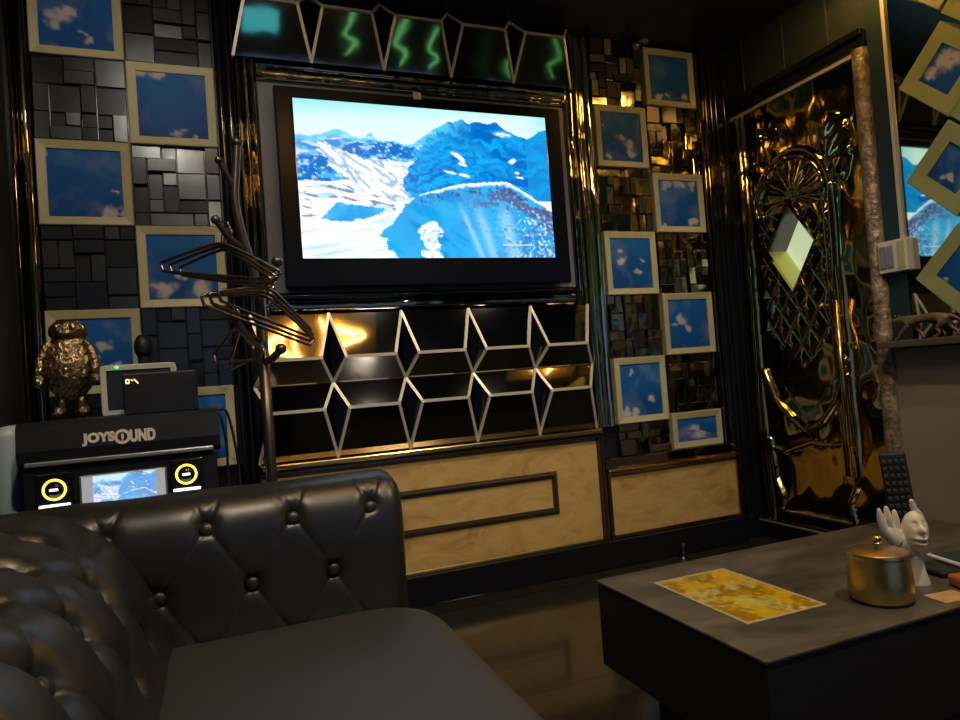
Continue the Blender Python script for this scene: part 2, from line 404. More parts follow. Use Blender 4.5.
# ------------------------------------------------------------------ mirror mosaic panels
def mosaic(x0, z0, x1, z1, seed, m, label, group, cells=6, hmax=.026):
    rnd = random.Random(seed); bm = bmesh.new()
    nx = max(2, round((x1 - x0) / .302 * cells)); nz = max(2, round((z1 - z0) / .302 * cells))
    w = (x1 - x0); h = (z1 - z0); used = set()
    box(bm, (-w / 2, .0, 0), (w / 2, .010, h))
    for j in range(nz):
        for i in range(nx):
            if (i, j) in used: continue
            opts = [(1, 1), (2, 1), (1, 2), (2, 2), (3, 1), (2, 1), (1, 2)]; rnd.shuffle(opts)
            for sx, sz in opts + [(1, 1)]:
                cl = [(i + p, j + q) for p in range(sx) for q in range(sz)]
                if all(p < nx and q < nz and (p, q) not in used for p, q in cl): break
            used.update(cl)
            g = .0012
            xa = -w / 2 + w * i / nx + g; xb = -w / 2 + w * (i + sx) / nx - g
            za = h * j / nz + g; zb = h * (j + sz) / nz - g
            d = rnd.uniform(.004, hmax); tk = .032 if m == 'tile_dark' else .055; tx = rnd.gauss(0, tk); tz = rnd.gauss(0, tk)
            q = [(xa, za), (xb, za), (xb, zb), (xa, zb)]; k = .0025
            qi = [(xa + k, za + k), (xb - k, za + k), (xb - k, zb - k), (xa + k, zb - k)]
            yy = lambda x, z: -d - (x - (xa + xb) / 2) * tx - (z - (za + zb) / 2) * tz
            L = [[bm.verts.new((x, .0, z)) for x, z in q], [bm.verts.new((x, yy(x, z) + k, z)) for x, z in q], [bm.verts.new((x, yy(x, z), z)) for x, z in qi]]
            for A, C in zip(L, L[1:]):
                for s in range(4): bm.faces.new((A[s], A[(s + 1) % 4], C[(s + 1) % 4], C[s]))
            bm.faces.new(L[2])
    o = obj('mirror_mosaic', bm, m); o.location = ((x0 + x1) / 2, 2.79, z0)
    return tag(o, label, 'mosaic panel', group)
GML, GMR = 'charcoal mosaics left of the television', 'bronze mosaics right of the television'
mosaic(b0, Z[1], b1, Z[0] + .02, 1, 'tile_dark', 'charcoal block mosaic at top left, above the brightest sky picture', GML)
mosaic(a0, Z[2], a1, Z[1], 2, 'tile_dark', 'charcoal block mosaic at far left between the two upper sky pictures', GML)
mosaic(b0, Z[3], b1, Z[2], 3, 'tile_dark', 'charcoal block mosaic right of the plain deep blue sky picture', GML)
mosaic(a0, Z[4], a1, Z[3], 4, 'tile_dark', 'charcoal block mosaic directly above the gold figure', GML)
mosaic(b0, Z[5], b1, Z[4], 5, 'tile_dark', 'charcoal block mosaic behind the lower coat hangers, above the black box', GML)
mosaic(a0, Z[6], a1, Z[5], 6, 'tile_dark', 'charcoal block mosaic low behind the karaoke cabinet', GML)
mosaic(c0, Z[1], c1, ZC - .005, 7, 'tile_bronze', 'dark bronze mosaic under the ceiling, left of the topmost right picture', GMR, 7)
mosaic(d0, Z[2] - .012, d1, Z[1] + .02, 8, 'tile_bronze', 'golden glowing mosaic in the upper right column beside the door', GMR, 7)
mosaic(c0, Z[3], c1, Z[2] + .008, 9, 'tile_bronze', 'bronze mosaic right of the television, below the round cloud picture', GMR, 7)
mosaic(d0, Z[4], d1, Z[3], 10, 'tile_bronze', 'bright bronze mosaic beside the door with yellow green glints', GMR, 7)
mosaic(c0, Z[5], c1, Z[4], 11, 'tile_bronze', 'bronze mosaic right of the upper hexagon mirror row', GMR, 7)
mosaic(d0, .667, d1, Z[5], 12, 'tile_bronze', 'bronze mosaic above the short half height sky picture', GMR, 7)
mosaic(c0, .492, c1, Z[6] - .008, 13, 'tile_bronze', 'low strip of bronze mosaic left of the short sky picture', GMR, 7)

# ------------------------------------------------------------------ faceted hexagon mirrors
YB, YR = 2.745, 2.688
def hex_rows(name, label, rows, xs, wall=2.80, cat='mirror panel'):
    t = thing(name, label, cat, (xs[0], wall, rows[-1][1]))
    off = V((-xs[0], -wall, -rows[-1][1])); hw = .05
    def P(x, y, z): return V((x, y, z)) + off
    def piece(nm, poly, m):
        bm = bmesh.new(); solid(bm, [P(*p) for p in poly], [P(p[0], wall - .002, p[2]) for p in poly]); return obj(nm, bm, m, t)
    for zt, zb, zm in rows:
        for k in range(len(xs) - 1):
            xa, xb = xs[k], xs[k + 1]
            la = xa + (hw if k or True else 0); lb = xb - hw
            piece('mirror_facet', [(xa, YB, zt), (xb, YB, zt), (lb, YR, zm), (la, YR, zm)], 'grey_mirror')
            piece('mirror_facet', [(la, YR, zm), (lb, YR, zm), (xb, YB, zb), (xa, YB, zb)], 'grey_mirror')
            nrm = V((0, -1, .0))
            obj('edge_strip', bar(bmesh.new(), P(la, YR, zm), P(lb, YR, zm), .0125, nrm, .005), 'cream_trim', t)
        for k, x in enumerate(xs):
            pts = []
            if k > 0:
                piece('kite_facet', [(x, YB, zt), (x - hw, YR, zm), (x, YB, zb)], 'kite'); pts.append(-hw)
            if k < len(xs) - 1:
                piece('kite_facet', [(x, YB, zt), (x, YB, zb), (x + hw, YR, zm)], 'kite'); pts.append(hw)
            bm = bmesh.new()
            for s in pts:
                bar(bm, P(x, YB, zt), P(x + s, YR, zm), .0115, (0, -1, 0), .005)
                bar(bm, P(x + s, YR, zm), P(x, YB, zb), .0115, (0, -1, 0), .005)
            obj('kite_edging', bm, 'cream_trim', t)
    return t
xs = [.150, .449, .748, 1.048, 1.347, 1.642]
hex_rows('hexagon_mirror', 'two rows of faceted hexagon mirrors edged in cream below the television', [(1.215, .938, 1.037), (.938, .645, .836)], xs)
hex_rows('hexagon_mirror', 'single row of faceted hexagon mirrors along the ceiling above the television', [(2.513, 2.236, 2.443)], xs)

# ------------------------------------------------------------------ television, backboard, mirror frame
t = thing('mirror_surround', 'wavy gold mirror surround with dark board behind the television', 'mirror surround', (.9, 2.80, 1.22))
def wavy_strip(name, x0, x1, z0, z1, vertical, ribs, m='gold_mirror', amp=.006):
    bm = bmesh.new(); prof = [(0, 0)]
    for a, b, d in ribs:
        for k in range(9):
            s = k / 8; prof.append((a + (b - a) * s, .016 + d * math.sin(PI * s) ** .8))
    prof.append((1, 0)); n_ = 30; rows = []
    for j in range(n_ + 1):
        q = j / n_; r_ = []
        for i, (s, d) in enumerate(prof):
            x, z = (x0 + (x1 - x0) * s, z0 + (z1 - z0) * q) if vertical else (x0 + (x1 - x0) * q, z0 + (z1 - z0) * s)
            dd = d + (amp * noise.noise(V((x * 6, z * 4, 3.3))) if 0 < i < len(prof) - 1 else 0)
            r_.append(bm.verts.new((x - .9, -dd, z - 1.22)))
        rows.append(r_)
    for A, C in zip(rows, rows[1:]):
        for k in range(len(A) - 1): bm.faces.new((A[k], A[k + 1], C[k + 1], C[k]))
        bm.faces.new((A[-1], A[0], C[0], C[-1]))
    bm.faces.new(rows[0]); bm.faces.new(rows[-1])
    return obj(name, bm, m, t, angle=40)
wavy_strip('mirror_side', .148, .232, 1.222, 2.234, True, [(0, .34, .03), (.34, .66, .045), (.66, 1, .03)])
wavy_strip('mirror_side', 1.602, 1.775, .64, 2.50, True, [(0, .22, .03), (.22, .45, .05), (.45, .6, .02), (.6, 1, .03)])
wavy_strip('mirror_rail', .232, 1.602, 2.150, 2.234, False, [(0, .3, .02), (.3, 1, .05)])
wavy_strip('mirror_rail', .232, 1.602, 1.222, 1.302, False, [(0, .75, .012), (.75, 1, .03)], 'grey_mirror', .008)
o = obj('backing_board', B((.232, 2.765, 1.302), (1.602, 2.80, 2.150), .004), 'backboard', t); o.location = (-.9, -2.80, -1.22); o['label'] = 'dark grey board'

t = thing('television', 'large black flat television showing a snowy mountain landscape', 'television', (.905, 2.765, 1.31))
TX0, TX1, TZ0, TZ1, TY = .285, 1.53, 1.312, 2.10, 2.672
def T(p): return (p[0] - .905, p[1] - 2.765, p[2] - 1.31)
bm = bmesh.new(); box(bm, T((TX0, TY, TZ0)), T((TX1, TY + .045, TZ1)), .006)
box(bm, T((TX0 + .2, TY + .04, TZ0 + .1)), T((TX1 - .2, 2.765, TZ1 - .15)), .01)
obj('housing', bm, 'bezel', t)
SX0, SX1, SZ0, SZ1 = .354, 1.452, 1.424, 2.053
bm = frame_ring(bmesh.new(), SX0 - .905 - .006, SX1 - .905 + .006, SZ0 - 1.31 - .006, SZ1 - 1.31 + .006, .008, TY - 2.765 - .005, TY - 2.765 + .003, .003)
obj('screen_rim', bm, 'black_gloss', t)
obj('sensor', B((-.06, TY - 2.765 - .004, TZ1 - 1.31 - .012), (-.025, TY - 2.765 + .02, TZ1 - 1.31 + .02), .003), 'cream_trim', t)['label'] = 'small cream block on top edge'
RIDGE = [(0, .22), (.05, .23), (.09, .22), (.125, .19), (.16, .165), (.19, .205), (.22, .225), (.25, .21), (.268, .185), (.29, .225), (.33, .24), (.36, .235), (.40, .25), (.43, .25), (.455, .215), (.49, .18), (.53, .125), (.555, .10), (.575, .075), (.60, .085), (.635, .055), (.66, .085), (.695, .07), (.74, .075), (.78, .06), (.81, .10), (.83, .12), (.87, .145), (.91, .16), (.94, .13), (.97, .105), (1, .09)]
HILL = [(.24, .90), (.28, .84), (.34, .76), (.39, .65), (.43, .60), (.47, .565), (.52, .545), (.57, .515), (.66, .49), (.76, .475), (.82, .48), (.88, .54), (.94, .6), (1, .65)]
SNOW = [(.075, .26), (.11, .255), (.15, .30), (.2, .33), (.24, .37), (.33, .35), (.325, .43), (.38, .50), (.40, .58), (.36, .62), (.24, .57), (.15, .47), (.10, .38)]
SHADE = [(.07, .76), (.10, .70), (.14, .645), (.2, .66), (.31, .685), (.26, .73), (.2, .755), (.14, .77)]
def ridged(x, y, z=0., o=4):
    a, s_, f_ = 0., .5, 1.
    for k in range(o):
        a += s_ * (1 - 2 * abs(noise.noise(V((x * f_, y * f_, z + k * 3.7))))); s_ *= .5; f_ *= 2.1
    return a
def mountain(u, v):
    n1 = fbm(u * 9, v * 9, 1., 6); n2 = fbm(u * 26, v * 26, 4., 5); n3 = fbm(u * 70, v * 48, 7., 3)
    ridge = interp(RIDGE, u) - .016 * ridged(u * 22, 1.3, 2., 4) + .008
    far = u < .475 - (v - .24) * .42 + .035 * n1 + .015 * n2 or v > .60
    if v < ridge:
        sky = mix((.30, .78, .90), (.70, .97, .95), sst(-.02, .16, v + .10 * u))
        sky = mix(sky, (.30, .74, .80), sst(.88, 1, u) * .7)
        return mix(sky, (.85, 1., 1.), sst(.05, .0, ridge - v) * .35)
    hill = interp(HILL, u) + .010 * n2 if u > .24 else 2.
    if v > hill:
        if v > .80 and u < .275 + (v - .84) * .5 + .05 * n1 + .025 * n2:
            return mix((.93, .99, 1.), (.34, .74, .90), sst(-.05, .45, fbm(u * 5, v * 40 + u * 12, 3., 4)) * .75)
        if v > .77 + .05 * n1 + abs(u - .49) * .5 and .445 + .03 * n1 + .012 * n2 < u < .525 + .03 * n1 + .01 * n2:
            return mix((.92, .98, 1.), (.25, .65, .92), sst(.1, .5, n3 + n2))
        c = mix((.0, .23, .68), (.006, .47, .94), .5 + .8 * fbm(u * 5 + v * 2, v * 4, 5.))
        c = mix(c, (.05, .48, .90), sst(.1, .5, ridged(u * 9 - v * 7, u * 3 + v * 3, 2.) - .1) * .55)
        for su, sl, sw in ((.70, .16, .020), (.64, .22, .012), (.80, .10, .03)):
            c = mix(c, (.42, .74, .96), math.exp(-((u - su - (v - .8) * sl) / sw) ** 2) * sst(.58, .78, v) * .6)
        e = v - hill
        rk = sst(-.05, .45, n2 * .8 + n3 * .6 + .55 - abs(e - .10 - .04 * n1) * 7.5) * sst(.52, .78, u)
        c = mix(c, (.11, .10, .24), rk * .85)
        sp = sst(.15, .5, n3 + n2 * .6 + (u - .98) * 1.2 + (v - .80) * .9) * sst(.60, .85, u)
        c = mix(c, (.12, .12, .30), sp * .8)
        c = mix(c, (.80, .88, .98), sst(.10, .45, -n3 - .4 * n2 + (u - .97) * .9) * .75 * sst(.7, .92, u) * sst(.05, .15, e))
        band = sst(.02, .0, abs(v - .80 - (u - .75) * .18 + .03 * n2)) * sst(.60, .66, u) * sst(.98, .9, u)
        c = mix(c, (.09, .10, .30), band * sst(.0, .35, n3 + .25 * n1) * .9)
        if u > .44:
            if e < .030 * sst(.44, .6, u) + .006: c = mix((.95, 1., 1.), c, sst(.010, .030, e + .008 * n3))
            elif e < .075: c = mix(c, (.07, .07, .22), sst(.05, .30, n3 + n2 * .5) * .8)
        if .77 < u < .91 and abs(v - .912) < .0035: c = (.7, .85, .9)
        return c
    if inside(SNOW, u + .022 * n2, v + .022 * n1):
        return mix((1., 1., 1.), (.16, .38, .78), sst(.28, .5, ridged((u - v * .7) * 22, (u + v) * 6, 2.) - .22) * .8)
    if not far:
        lay = fbm(u * 5, (v - ridge * .8) * 20 + 1.2 * n1, 6., 5)
        c = mix((.0, .14, .57), (.002, .40, .90), sst(-.35, .35, lay + .35 * n2))
        c = mix(c, (.01, .38, .86), sst(-.15, .25, fbm(u * 6 - v * 5, v * 3, 11.)) * .6)
        c = mix(c, (.10, .66, .90), sst(.14, .0, v - ridge) * sst(.70, .56, u) * .7)
        c = mix(c, (.0, .12, .46), sst(.05, .30, n2 + .4 * n3) * .55)
        for bu, bv, su, sv, sk in ((.615, .315, .035, .018, .9), (.63, .355, .022, .014, .6), (.57, .42, .03, .010, .5), (.63, .445, .035, .012, .3), (.84, .33, .025, .018, -.3), (.865, .41, .014, .016, 0), (.87, .445, .02, .008, 0)):
            dd = 1 - math.hypot((u - bu - .012 * n2) / su, (v - bv - sk * (u - bu) - .018 * n1) / sv)
            c = mix(c, (.95, 1, 1), sst(0, .4, dd))
        c = mix(c, (.9, .97, 1.), sst(0, .5, 1 - math.hypot((u - .805 + .01 * n2) / .045, (v - .142 + .01 * n2) / .022)) * sst(-.5, .2, fbm(u * 14, v * 90, 2.)) * .9)
        if u > .9: c = mix(c, (.01, .33, .76), .55)
        return c
    top = .37 - .10 * sst(.05, .3, u)
    if v < top + .06 * n1:
        c = mix((.03, .27, .72), (.16, .50, .88), sst(-.3, .3, n2 + .4 * n1))
        c = mix(c, (.70, .86, .97), sst(.02, .30, fbm(u * 12 + v * 7, v * 30, 8., 4)) * .8)
        return mix(c, (.16, .70, .86), sst(.07, 0, v - ridge) * .8)
    if v < .52 - .16 * sst(.1, .30, u) + .02 * n1:
        c = mix((.0, .16, .58), (.06, .42, .86), sst(-.3, .4, n2 + n1))
        return mix(c, (.6, .82, .95), sst(.25, .5, n3 + n2) * .6)
    if inside(SHADE, u, v + .015 * n2): return mix((.01, .28, .72), (.06, .48, .90), .5 + n1)
    if v < .74:
        c = mix((.96, 1., 1.), (.42, .72, .92), sst(.0, .45, fbm(u * 8 + v * 6, v * 26 - u * 6, 3., 4)) * .8)
        return mix(c, (.14, .14, .36), sst(.26, .46, fbm(u * 20, v * 40 - u * 14, 5., 5)) * .85)
    c = mix((.93, .99, 1.), (.34, .74, .90), sst(-.05, .45, fbm(u * 5, v * 40 + u * 12, 3., 4)) * .75)
    return mix(c, (.96, 1., 1.), sst(.12, .0, abs(u - .22) * .5 + abs(v - .9)) * .7)
painted_grid('screen', (SX0 - .905, TY - .0035 - 2.765, SZ1 - 1.31), (SX1 - SX0, 0, 0), (0, 0, -(SZ1 - SZ0)), 300, 172, mountain, 'screen', t, (0, .005, 0))

# ------------------------------------------------------------------ marble wainscot
t = thing('wainscot_panel', 'wide beige marble panel with dark rectangular moulding under the hexagon mirrors', 'wall panel', (.9, 2.80, .125))
def rect_mould(bm, x0, x1, z0, z1, w, y, d):
    frame_ring(bm, x0, x1, z0, z1, w, y - d, y, .0)
    frame_ring(bm, x0 + w * .3, x1 - w * .3, z0 + w * .3, z1 - w * .3, w * .4, y - d - .006, y - d + .002, .0)
def L(o):
    par = o.parent.location; o.location = (-par[0], -par[1], -par[2]); return o
L(obj('board', B((.15, 2.735, .125), (1.628, 2.80, .60), .003), 'marble', t))
bm = bmesh.new(); rect_mould(bm, .34, 1.41, .285, .472, .026, 2.735, .010); L(obj('moulding', bm, 'mould_dark', t))
bm = B((.15, 2.70, .617), (1.65, 2.80, .640), .006); L(obj('brass_ledge', bm, 'brass', t))
bm = B((.15, 2.715, .597), (1.645, 2.80, .617), .006); L(obj('rail', bm, 'mould_dark', t))
L(obj('lower_bead', B((.15, 2.726, .125), (1.628, 2.75, .139), .004), 'brass_soft', t))
t = thing('wainscot_panel', 'small plain beige marble panel under the right picture column', 'wall panel', (2.05, 2.80, .125))
L(obj('board', B((1.668, 2.735, .125), (2.434, 2.80, .42), .003), 'marble', t))
bm = frame_ring(bmesh.new(), 1.668, 2.434, .125, .432, .016, 2.724, 2.74, .0); L(obj('brass_edging', bm, 'brass', t))
L(obj('brass_ledge', B((1.668, 2.71, .428), (2.434, 2.80, .445), .005), 'brass', t))
L(obj('rail', B((1.668, 2.74, .445), (2.434, 2.80, .492), .004), 'bronze_mirror', t))

# ------------------------------------------------------------------ gold door
DY0, DY1, DZ0, DZ1 = 2.032, 2.775, .088, 2.146
dcy, dcz = 2.424, 1.425
def seg_d(py, pz, a, b):
    ay, az = a; by, bz = b; dy, dz = by - ay, bz - az
    t_ = max(0, min(1, ((py - ay) * dy + (pz - az) * dz) / (dy * dy + dz * dz + 1e-9)))
    return math.hypot(py - ay - dy * t_, pz - az - dz * t_)
def rib(d, w, h): return h * math.sqrt(max(0, 1 - (d / w) ** 2)) if d < w else 0.
OG = [(2.655, .84), (2.60, .70), (2.50, .60), (2.416, .555), (2.33, .60), (2.24, .70), (2.19, .84)]
LOW = [(2.66, .50), (2.645, .30), (2.60, .22), (2.62, .15), (2.21, .15), (2.23, .24), (2.19, .32), (2.185, .5)]
WAVE = [(2.655, .46), (2.58, .44), (2.5, .47), (2.4, .50), (2.3, .49), (2.2, .51)]
def relief(y, z):
    h = .010 * noise.noise(V((y * 5, z * 3.2, 1.7))) + .006 * noise.noise(V((y * 11, z * 8, 5.1)))
    e = 0.
    for yy, w_ in ((2.72, .018), (2.685, .012), (2.175, .016), (2.205, .012), (2.235, .012)):
        if .36 < z < 1.66 or yy > 2.6: e = max(e, rib(abs(y - yy), w_, .016))
    if .80 < z < .95 and abs(y - 2.19) < .035: e = max(e, .03 * math.cos((y - 2.19) / .035 * PI / 2) * (0.6 + .4 * math.cos((z - .875) * 90)))
    r = math.hypot(y - 2.41, (z - 1.66))
    if z > 1.60:
        for rr, w_ in ((.215, .016), (.185, .010)): e = max(e, rib(abs(r - rr), w_, .022))
        if r < .17:
            an = math.atan2(z - 1.66, y - 2.41); e = max(e, .007 * abs(math.sin(an * 7)) * min(1, r / .06))
    for poly, w_, hh in ((OG, .020, .026), (LOW, .014, .018), (WAVE, .012, .012)):
        d = min(seg_d(y, z, a, b) for a, b in zip(poly, poly[1:])); e = max(e, rib(d, w_, hh))
    # diamond lattice of pyramids round the window
    if .60 + 1.25 * abs(y - 2.416) < z < 1.60 and abs(y - 2.42) < .20:
        p = ((y - 2.42) / .105 + z / .16) % 1.; q = ((y - 2.42) / .105 - z / .16) % 1.; h *= .4
        if z > .85 + .9 * abs(y - 2.416): e = max(e, .018 * min(1, 2.6 * (.5 - max(abs(p - .5), abs(q - .5)))))
    # leaf relief on the upper right
    ly, lz = (y - 2.145) / .075, (z - 1.80) / .16
    if ly * ly + lz * lz < 1: e = max(e, .024 * (1 - ly * ly - lz * lz) ** .5 + .006 * math.sin(lz * 9 + ly * 4))
    if abs(seg_d(y, z, (2.56, 1.84), (2.60, 2.02)) ) < .03: e = max(e, .01)
    if 1.78 < z < 2.02 and y > 2.45: e = max(e, .014 * max(0, noise.noise(V((y * 19, z * 17, 9.)))) * sst(0, .05, z - 1.78))
    return h + e
bm = bmesh.new(); nu, nv = 150, 400; G = []
for j in range(nv + 1):
    z = DZ0 + (DZ1 - DZ0) * j / nv
    G.append([bm.verts.new((-relief(DY0 + (DY1 - DY0) * i / nu, z) - .004, DY0 + (DY1 - DY0) * i / nu - DY0, z - DZ0)) for i in range(nu + 1)])
ow, oh = .142, .212
def in_hole(y, z): return abs(y - dcy) / ow + abs(z - dcz) / oh < .99
for j in range(nv):
    for i in range(nu):
        y = DY0 + (DY1 - DY0) * (i + .5) / nu; z = DZ0 + (DZ1 - DZ0) * (j + .5) / nv
        if not in_hole(y, z): bm.faces.new((G[j][i], G[j][i + 1], G[j + 1][i + 1], G[j + 1][i]))
# slab behind the relief, in four blocks round the opening's box
hy0, hy1, hz0, hz1 = dcy - ow - DY0, dcy + ow - DY0, dcz - oh - DZ0, dcz + oh - DZ0
W_, H_ = DY1 - DY0, DZ1 - DZ0
for lo, hi in (((.022, 0, 0), (.06, W_, hz0)), ((.022, 0, hz1), (.06, W_, H_)), ((.022, 0, hz0), (.06, hy0, hz1)), ((.022, hy1, hz0), (.06, W_, hz1))): box(bm, lo, hi)
bmesh.ops.delete(bm, geom=[v for v in bm.verts if not v.link_faces], context='VERTS')
door = obj('door_1', bm, 'door_gold', None, angle=35); door.location = (XR, DY0, DZ0)
tag(door, 'embossed gold mirror door with a diamond window on the right wall', 'door', None, 'structure')
bm = bmesh.new()
def dia(w, h, x): return [V((x, dcy - DY0 + w, dcz - DZ0)), V((x, dcy - DY0, dcz - DZ0 + h)), V((x, dcy - DY0 - w, dcz - DZ0)), V((x, dcy - DY0, dcz - DZ0 - h))]
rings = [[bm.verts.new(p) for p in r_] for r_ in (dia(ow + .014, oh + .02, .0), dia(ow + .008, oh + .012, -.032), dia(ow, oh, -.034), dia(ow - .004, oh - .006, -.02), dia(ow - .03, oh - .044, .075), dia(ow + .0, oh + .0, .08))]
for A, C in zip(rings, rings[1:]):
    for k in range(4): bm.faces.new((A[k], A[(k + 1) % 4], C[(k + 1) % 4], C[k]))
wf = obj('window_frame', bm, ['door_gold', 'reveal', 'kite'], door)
for p in wf.data.polygons:  # one inner face coloured with the pane's glow, the other three kept dark
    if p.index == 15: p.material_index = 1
    if p.index in (12, 13, 14): p.material_index = 2
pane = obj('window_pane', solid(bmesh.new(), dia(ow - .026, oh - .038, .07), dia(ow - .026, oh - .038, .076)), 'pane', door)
pane['label'] = 'pale glowing diamond pane'
bm = bmesh.new(); tube(bm, [(-.05, .145, .33), (-.05, .145, 1.05)], .010, 12)
for z in (.40, .98): tube(bm, [(-.05, .145, z), (-.0, .145, z)], .007, 8)
obj('door_handle', bm, 'brass', door, True)

# ------------------------------------------------------------------ right wall: mirror, diamonds, switch, shelf, figurine
o = obj('wall_mirror', B((XR - .006, -.6, .94), (XR + .02, 1.868, ZC - .002), .0), 'wall_mirror')
tag(o, 'tall mirror at right edge reflecting the television screen', 'mirror')
o = obj('edge_strip', B((XR - .018, 1.868, 1.345), (XR, 1.884, ZC - .002), .003), 'cream_trim')
tag(o, 'slim cream upright strip beside the light switch', 'trim strip')
def diamond(yc, zc, blobs, seed, label, half=.178):
    t = thing('diamond_picture', label, 'picture', (XR - .006, yc, zc), 0, 'diamond sky pictures on the right mirror')
    s = half * math.sqrt(2) / 2
    R_ = Matrix.Rotation(PI / 4, 4, 'X') @ Matrix.Rotation(-PI / 2, 4, 'Z')
    fo = obj('frame', frame_ring(bmesh.new(), -s, s, -s, s, .056, -.05, 0, .004), 'cream_frame', t); fo.matrix_local = R_; fo.data.materials[0] = M['olive_frame']
    p = painted_grid('print', (-s + .05, -.038, s - .05), (2 * s - .10, 0, 0), (0, 0, -2 * s + .10), 36, 36, cloud_fn(blobs, seed), 'sky_print', t, (0, .034, 0)); p.matrix_local = R_
    return t
diamond(1.632, 1.915, [(.35, .35, .4), (.6, .2, .25), (.2, .7, .25)], 21.3, 'upper diamond sky picture on mirror with a broad white cloud')
diamond(1.635, 1.551, [(.55, .75, .15), (.4, .85, .1)], 22.1, 'middle diamond sky picture, beside the mirrored television image')
diamond(1.632, 1.172, [(.9, .5, .14), (.3, .9, .08)], 23.7, 'lower diamond sky picture right above the big cat figure')
diamond(1.632, 2.310, [(.5, .5, .2)], 24.4, 'olive framed diamond corner poking in at top right')
diamond(1.450, 2.120, [(.4, .5, .2)], 25.4, 'olive diamond corner at right edge beside the upper diamond picture')
diamond(1.450, 1.740, [(.6, .5, .2)], 26.4, 'diamond corner at right edge between upper and middle diamond pictures')

t = thing('light_switch', 'white light switch plate on the teal wall right of the copper post', 'switch', (XR, 1.904, 1.215))
obj('plate', B((-.042, -.062, 0), (0, .062, .128), .004), 'white_plastic', t)
for y in (.040, .008): obj('rocker', B((-.049, y - .013, .02), (-.040, y + .013, .108), .003), 'silver', t)
obj('blank_insert', B((-.045, -.052, .010), (-.040, -.022, .118), .002), 'cream_frame', t)
o = obj('wall_shelf', B((XR - .105, .2, .912), (XR + .02, 1.962, .940), .004), 'shelf_wood'); tag(o, 'long dark shelf board under the diamond mirror', 'shelf')

def skin(name, verts, edges, radii, m, parent=None, sub=2, root=0):
    me = bpy.data.meshes.new(name); me.from_pydata([tuple(v) for v in verts], edges, [])
    o = bpy.data.objects.new(name, me); COL.objects.link(o)
    o.modifiers.new('s', 'SKIN'); 
    if not me.skin_vertices: me.attributes.new('skin', 'FLOAT_VECTOR', 'POINT')
    for i, r in enumerate(radii):
        sv = me.skin_vertices[0].data[i]; sv.radius = (r, r) if not isinstance(r, tuple) else r
        sv.use_root = (i == root)
    md = o.modifiers.new('u', 'SUBSURF'); md.levels = sub; md.render_levels = sub
    dg = bpy.context.evaluated_depsgraph_get(); dg.update()
    me2 = bpy.data.meshes.new_from_object(o.evaluated_get(dg)); me2.name = name
    bpy.data.objects.remove(o); bpy.data.meshes.remove(me)
    for p in me2.polygons: p.use_smooth = True
    me2.materials.clear()
    return link(name, me2, m, parent)
# prowling big cat: local +x = head direction; placed with its head towards the door
cv = [(0, 0, .085), (-.05, 0, .09), (-.09, 0, .085), (.05, 0, .085), (.085, 0, .09), (.115, 0, .088), (.14, 0, .078),
      (.055, .014, .06), (.085, .016, .035), (.105, .016, .006), (.120, .016, .004),
      (.04, -.014, .06), (.03, -.016, .035), (.012, -.016, .006), (.027, -.016, .004),
      (-.085, .015, .06), (-.065, .017, .04), (-.075, .017, .02), (-.060, .017, .004), (-.046, .017, .003),
      (-.098, -.015, .06), (-.10, -.017, .04), (-.125, -.017, .022), (-.128, -.017, .005), (-.113, -.017, .003),
      (-.12, 0, .085), (-.145, 0, .07), (-.165, 0, .055), (-.185, 0, .06)]
ce = [(0, 1), (1, 2), (0, 3), (3, 4), (4, 5), (5, 6), (3, 7), (7, 8), (8, 9), (9, 10), (3, 11), (11, 12), (12, 13), (13, 14),
      (2, 15), (15, 16), (16, 17), (17, 18), (18, 19), (2, 20), (20, 21), (21, 22), (22, 23), (23, 24), (2, 25), (25, 26), (26, 27), (27, 28)]
cr = [.020, .020, .021, .023, .018, .018, .010, .013, .009, .007, .006, .013, .009, .007, .006, .014, .010, .007, .007, .006, .014, .010, .007, .007, .006, .008, .005, .005, .005]
cat = skin('big_cat_figure', cv, ce, cr, 'panther')
bm = bmesh.new(); bm.from_mesh(cat.data)
for s in (-1, 1): ball(bm, (.112, s * .013, .106), .006, 8, (1, .6, 1.2))
bm.to_mesh(cat.data); bm.free()
for p in cat.data.polygons: p.use_smooth = True
cat.location = (XR - .080, 1.775, .9405); cat.rotation_euler = (0, 0, PI / 2)
cat.scale = (.92, .9, .88)
tag(cat, 'bronze prowling big cat figure on the shelf below the lower diamond picture', 'figurine')

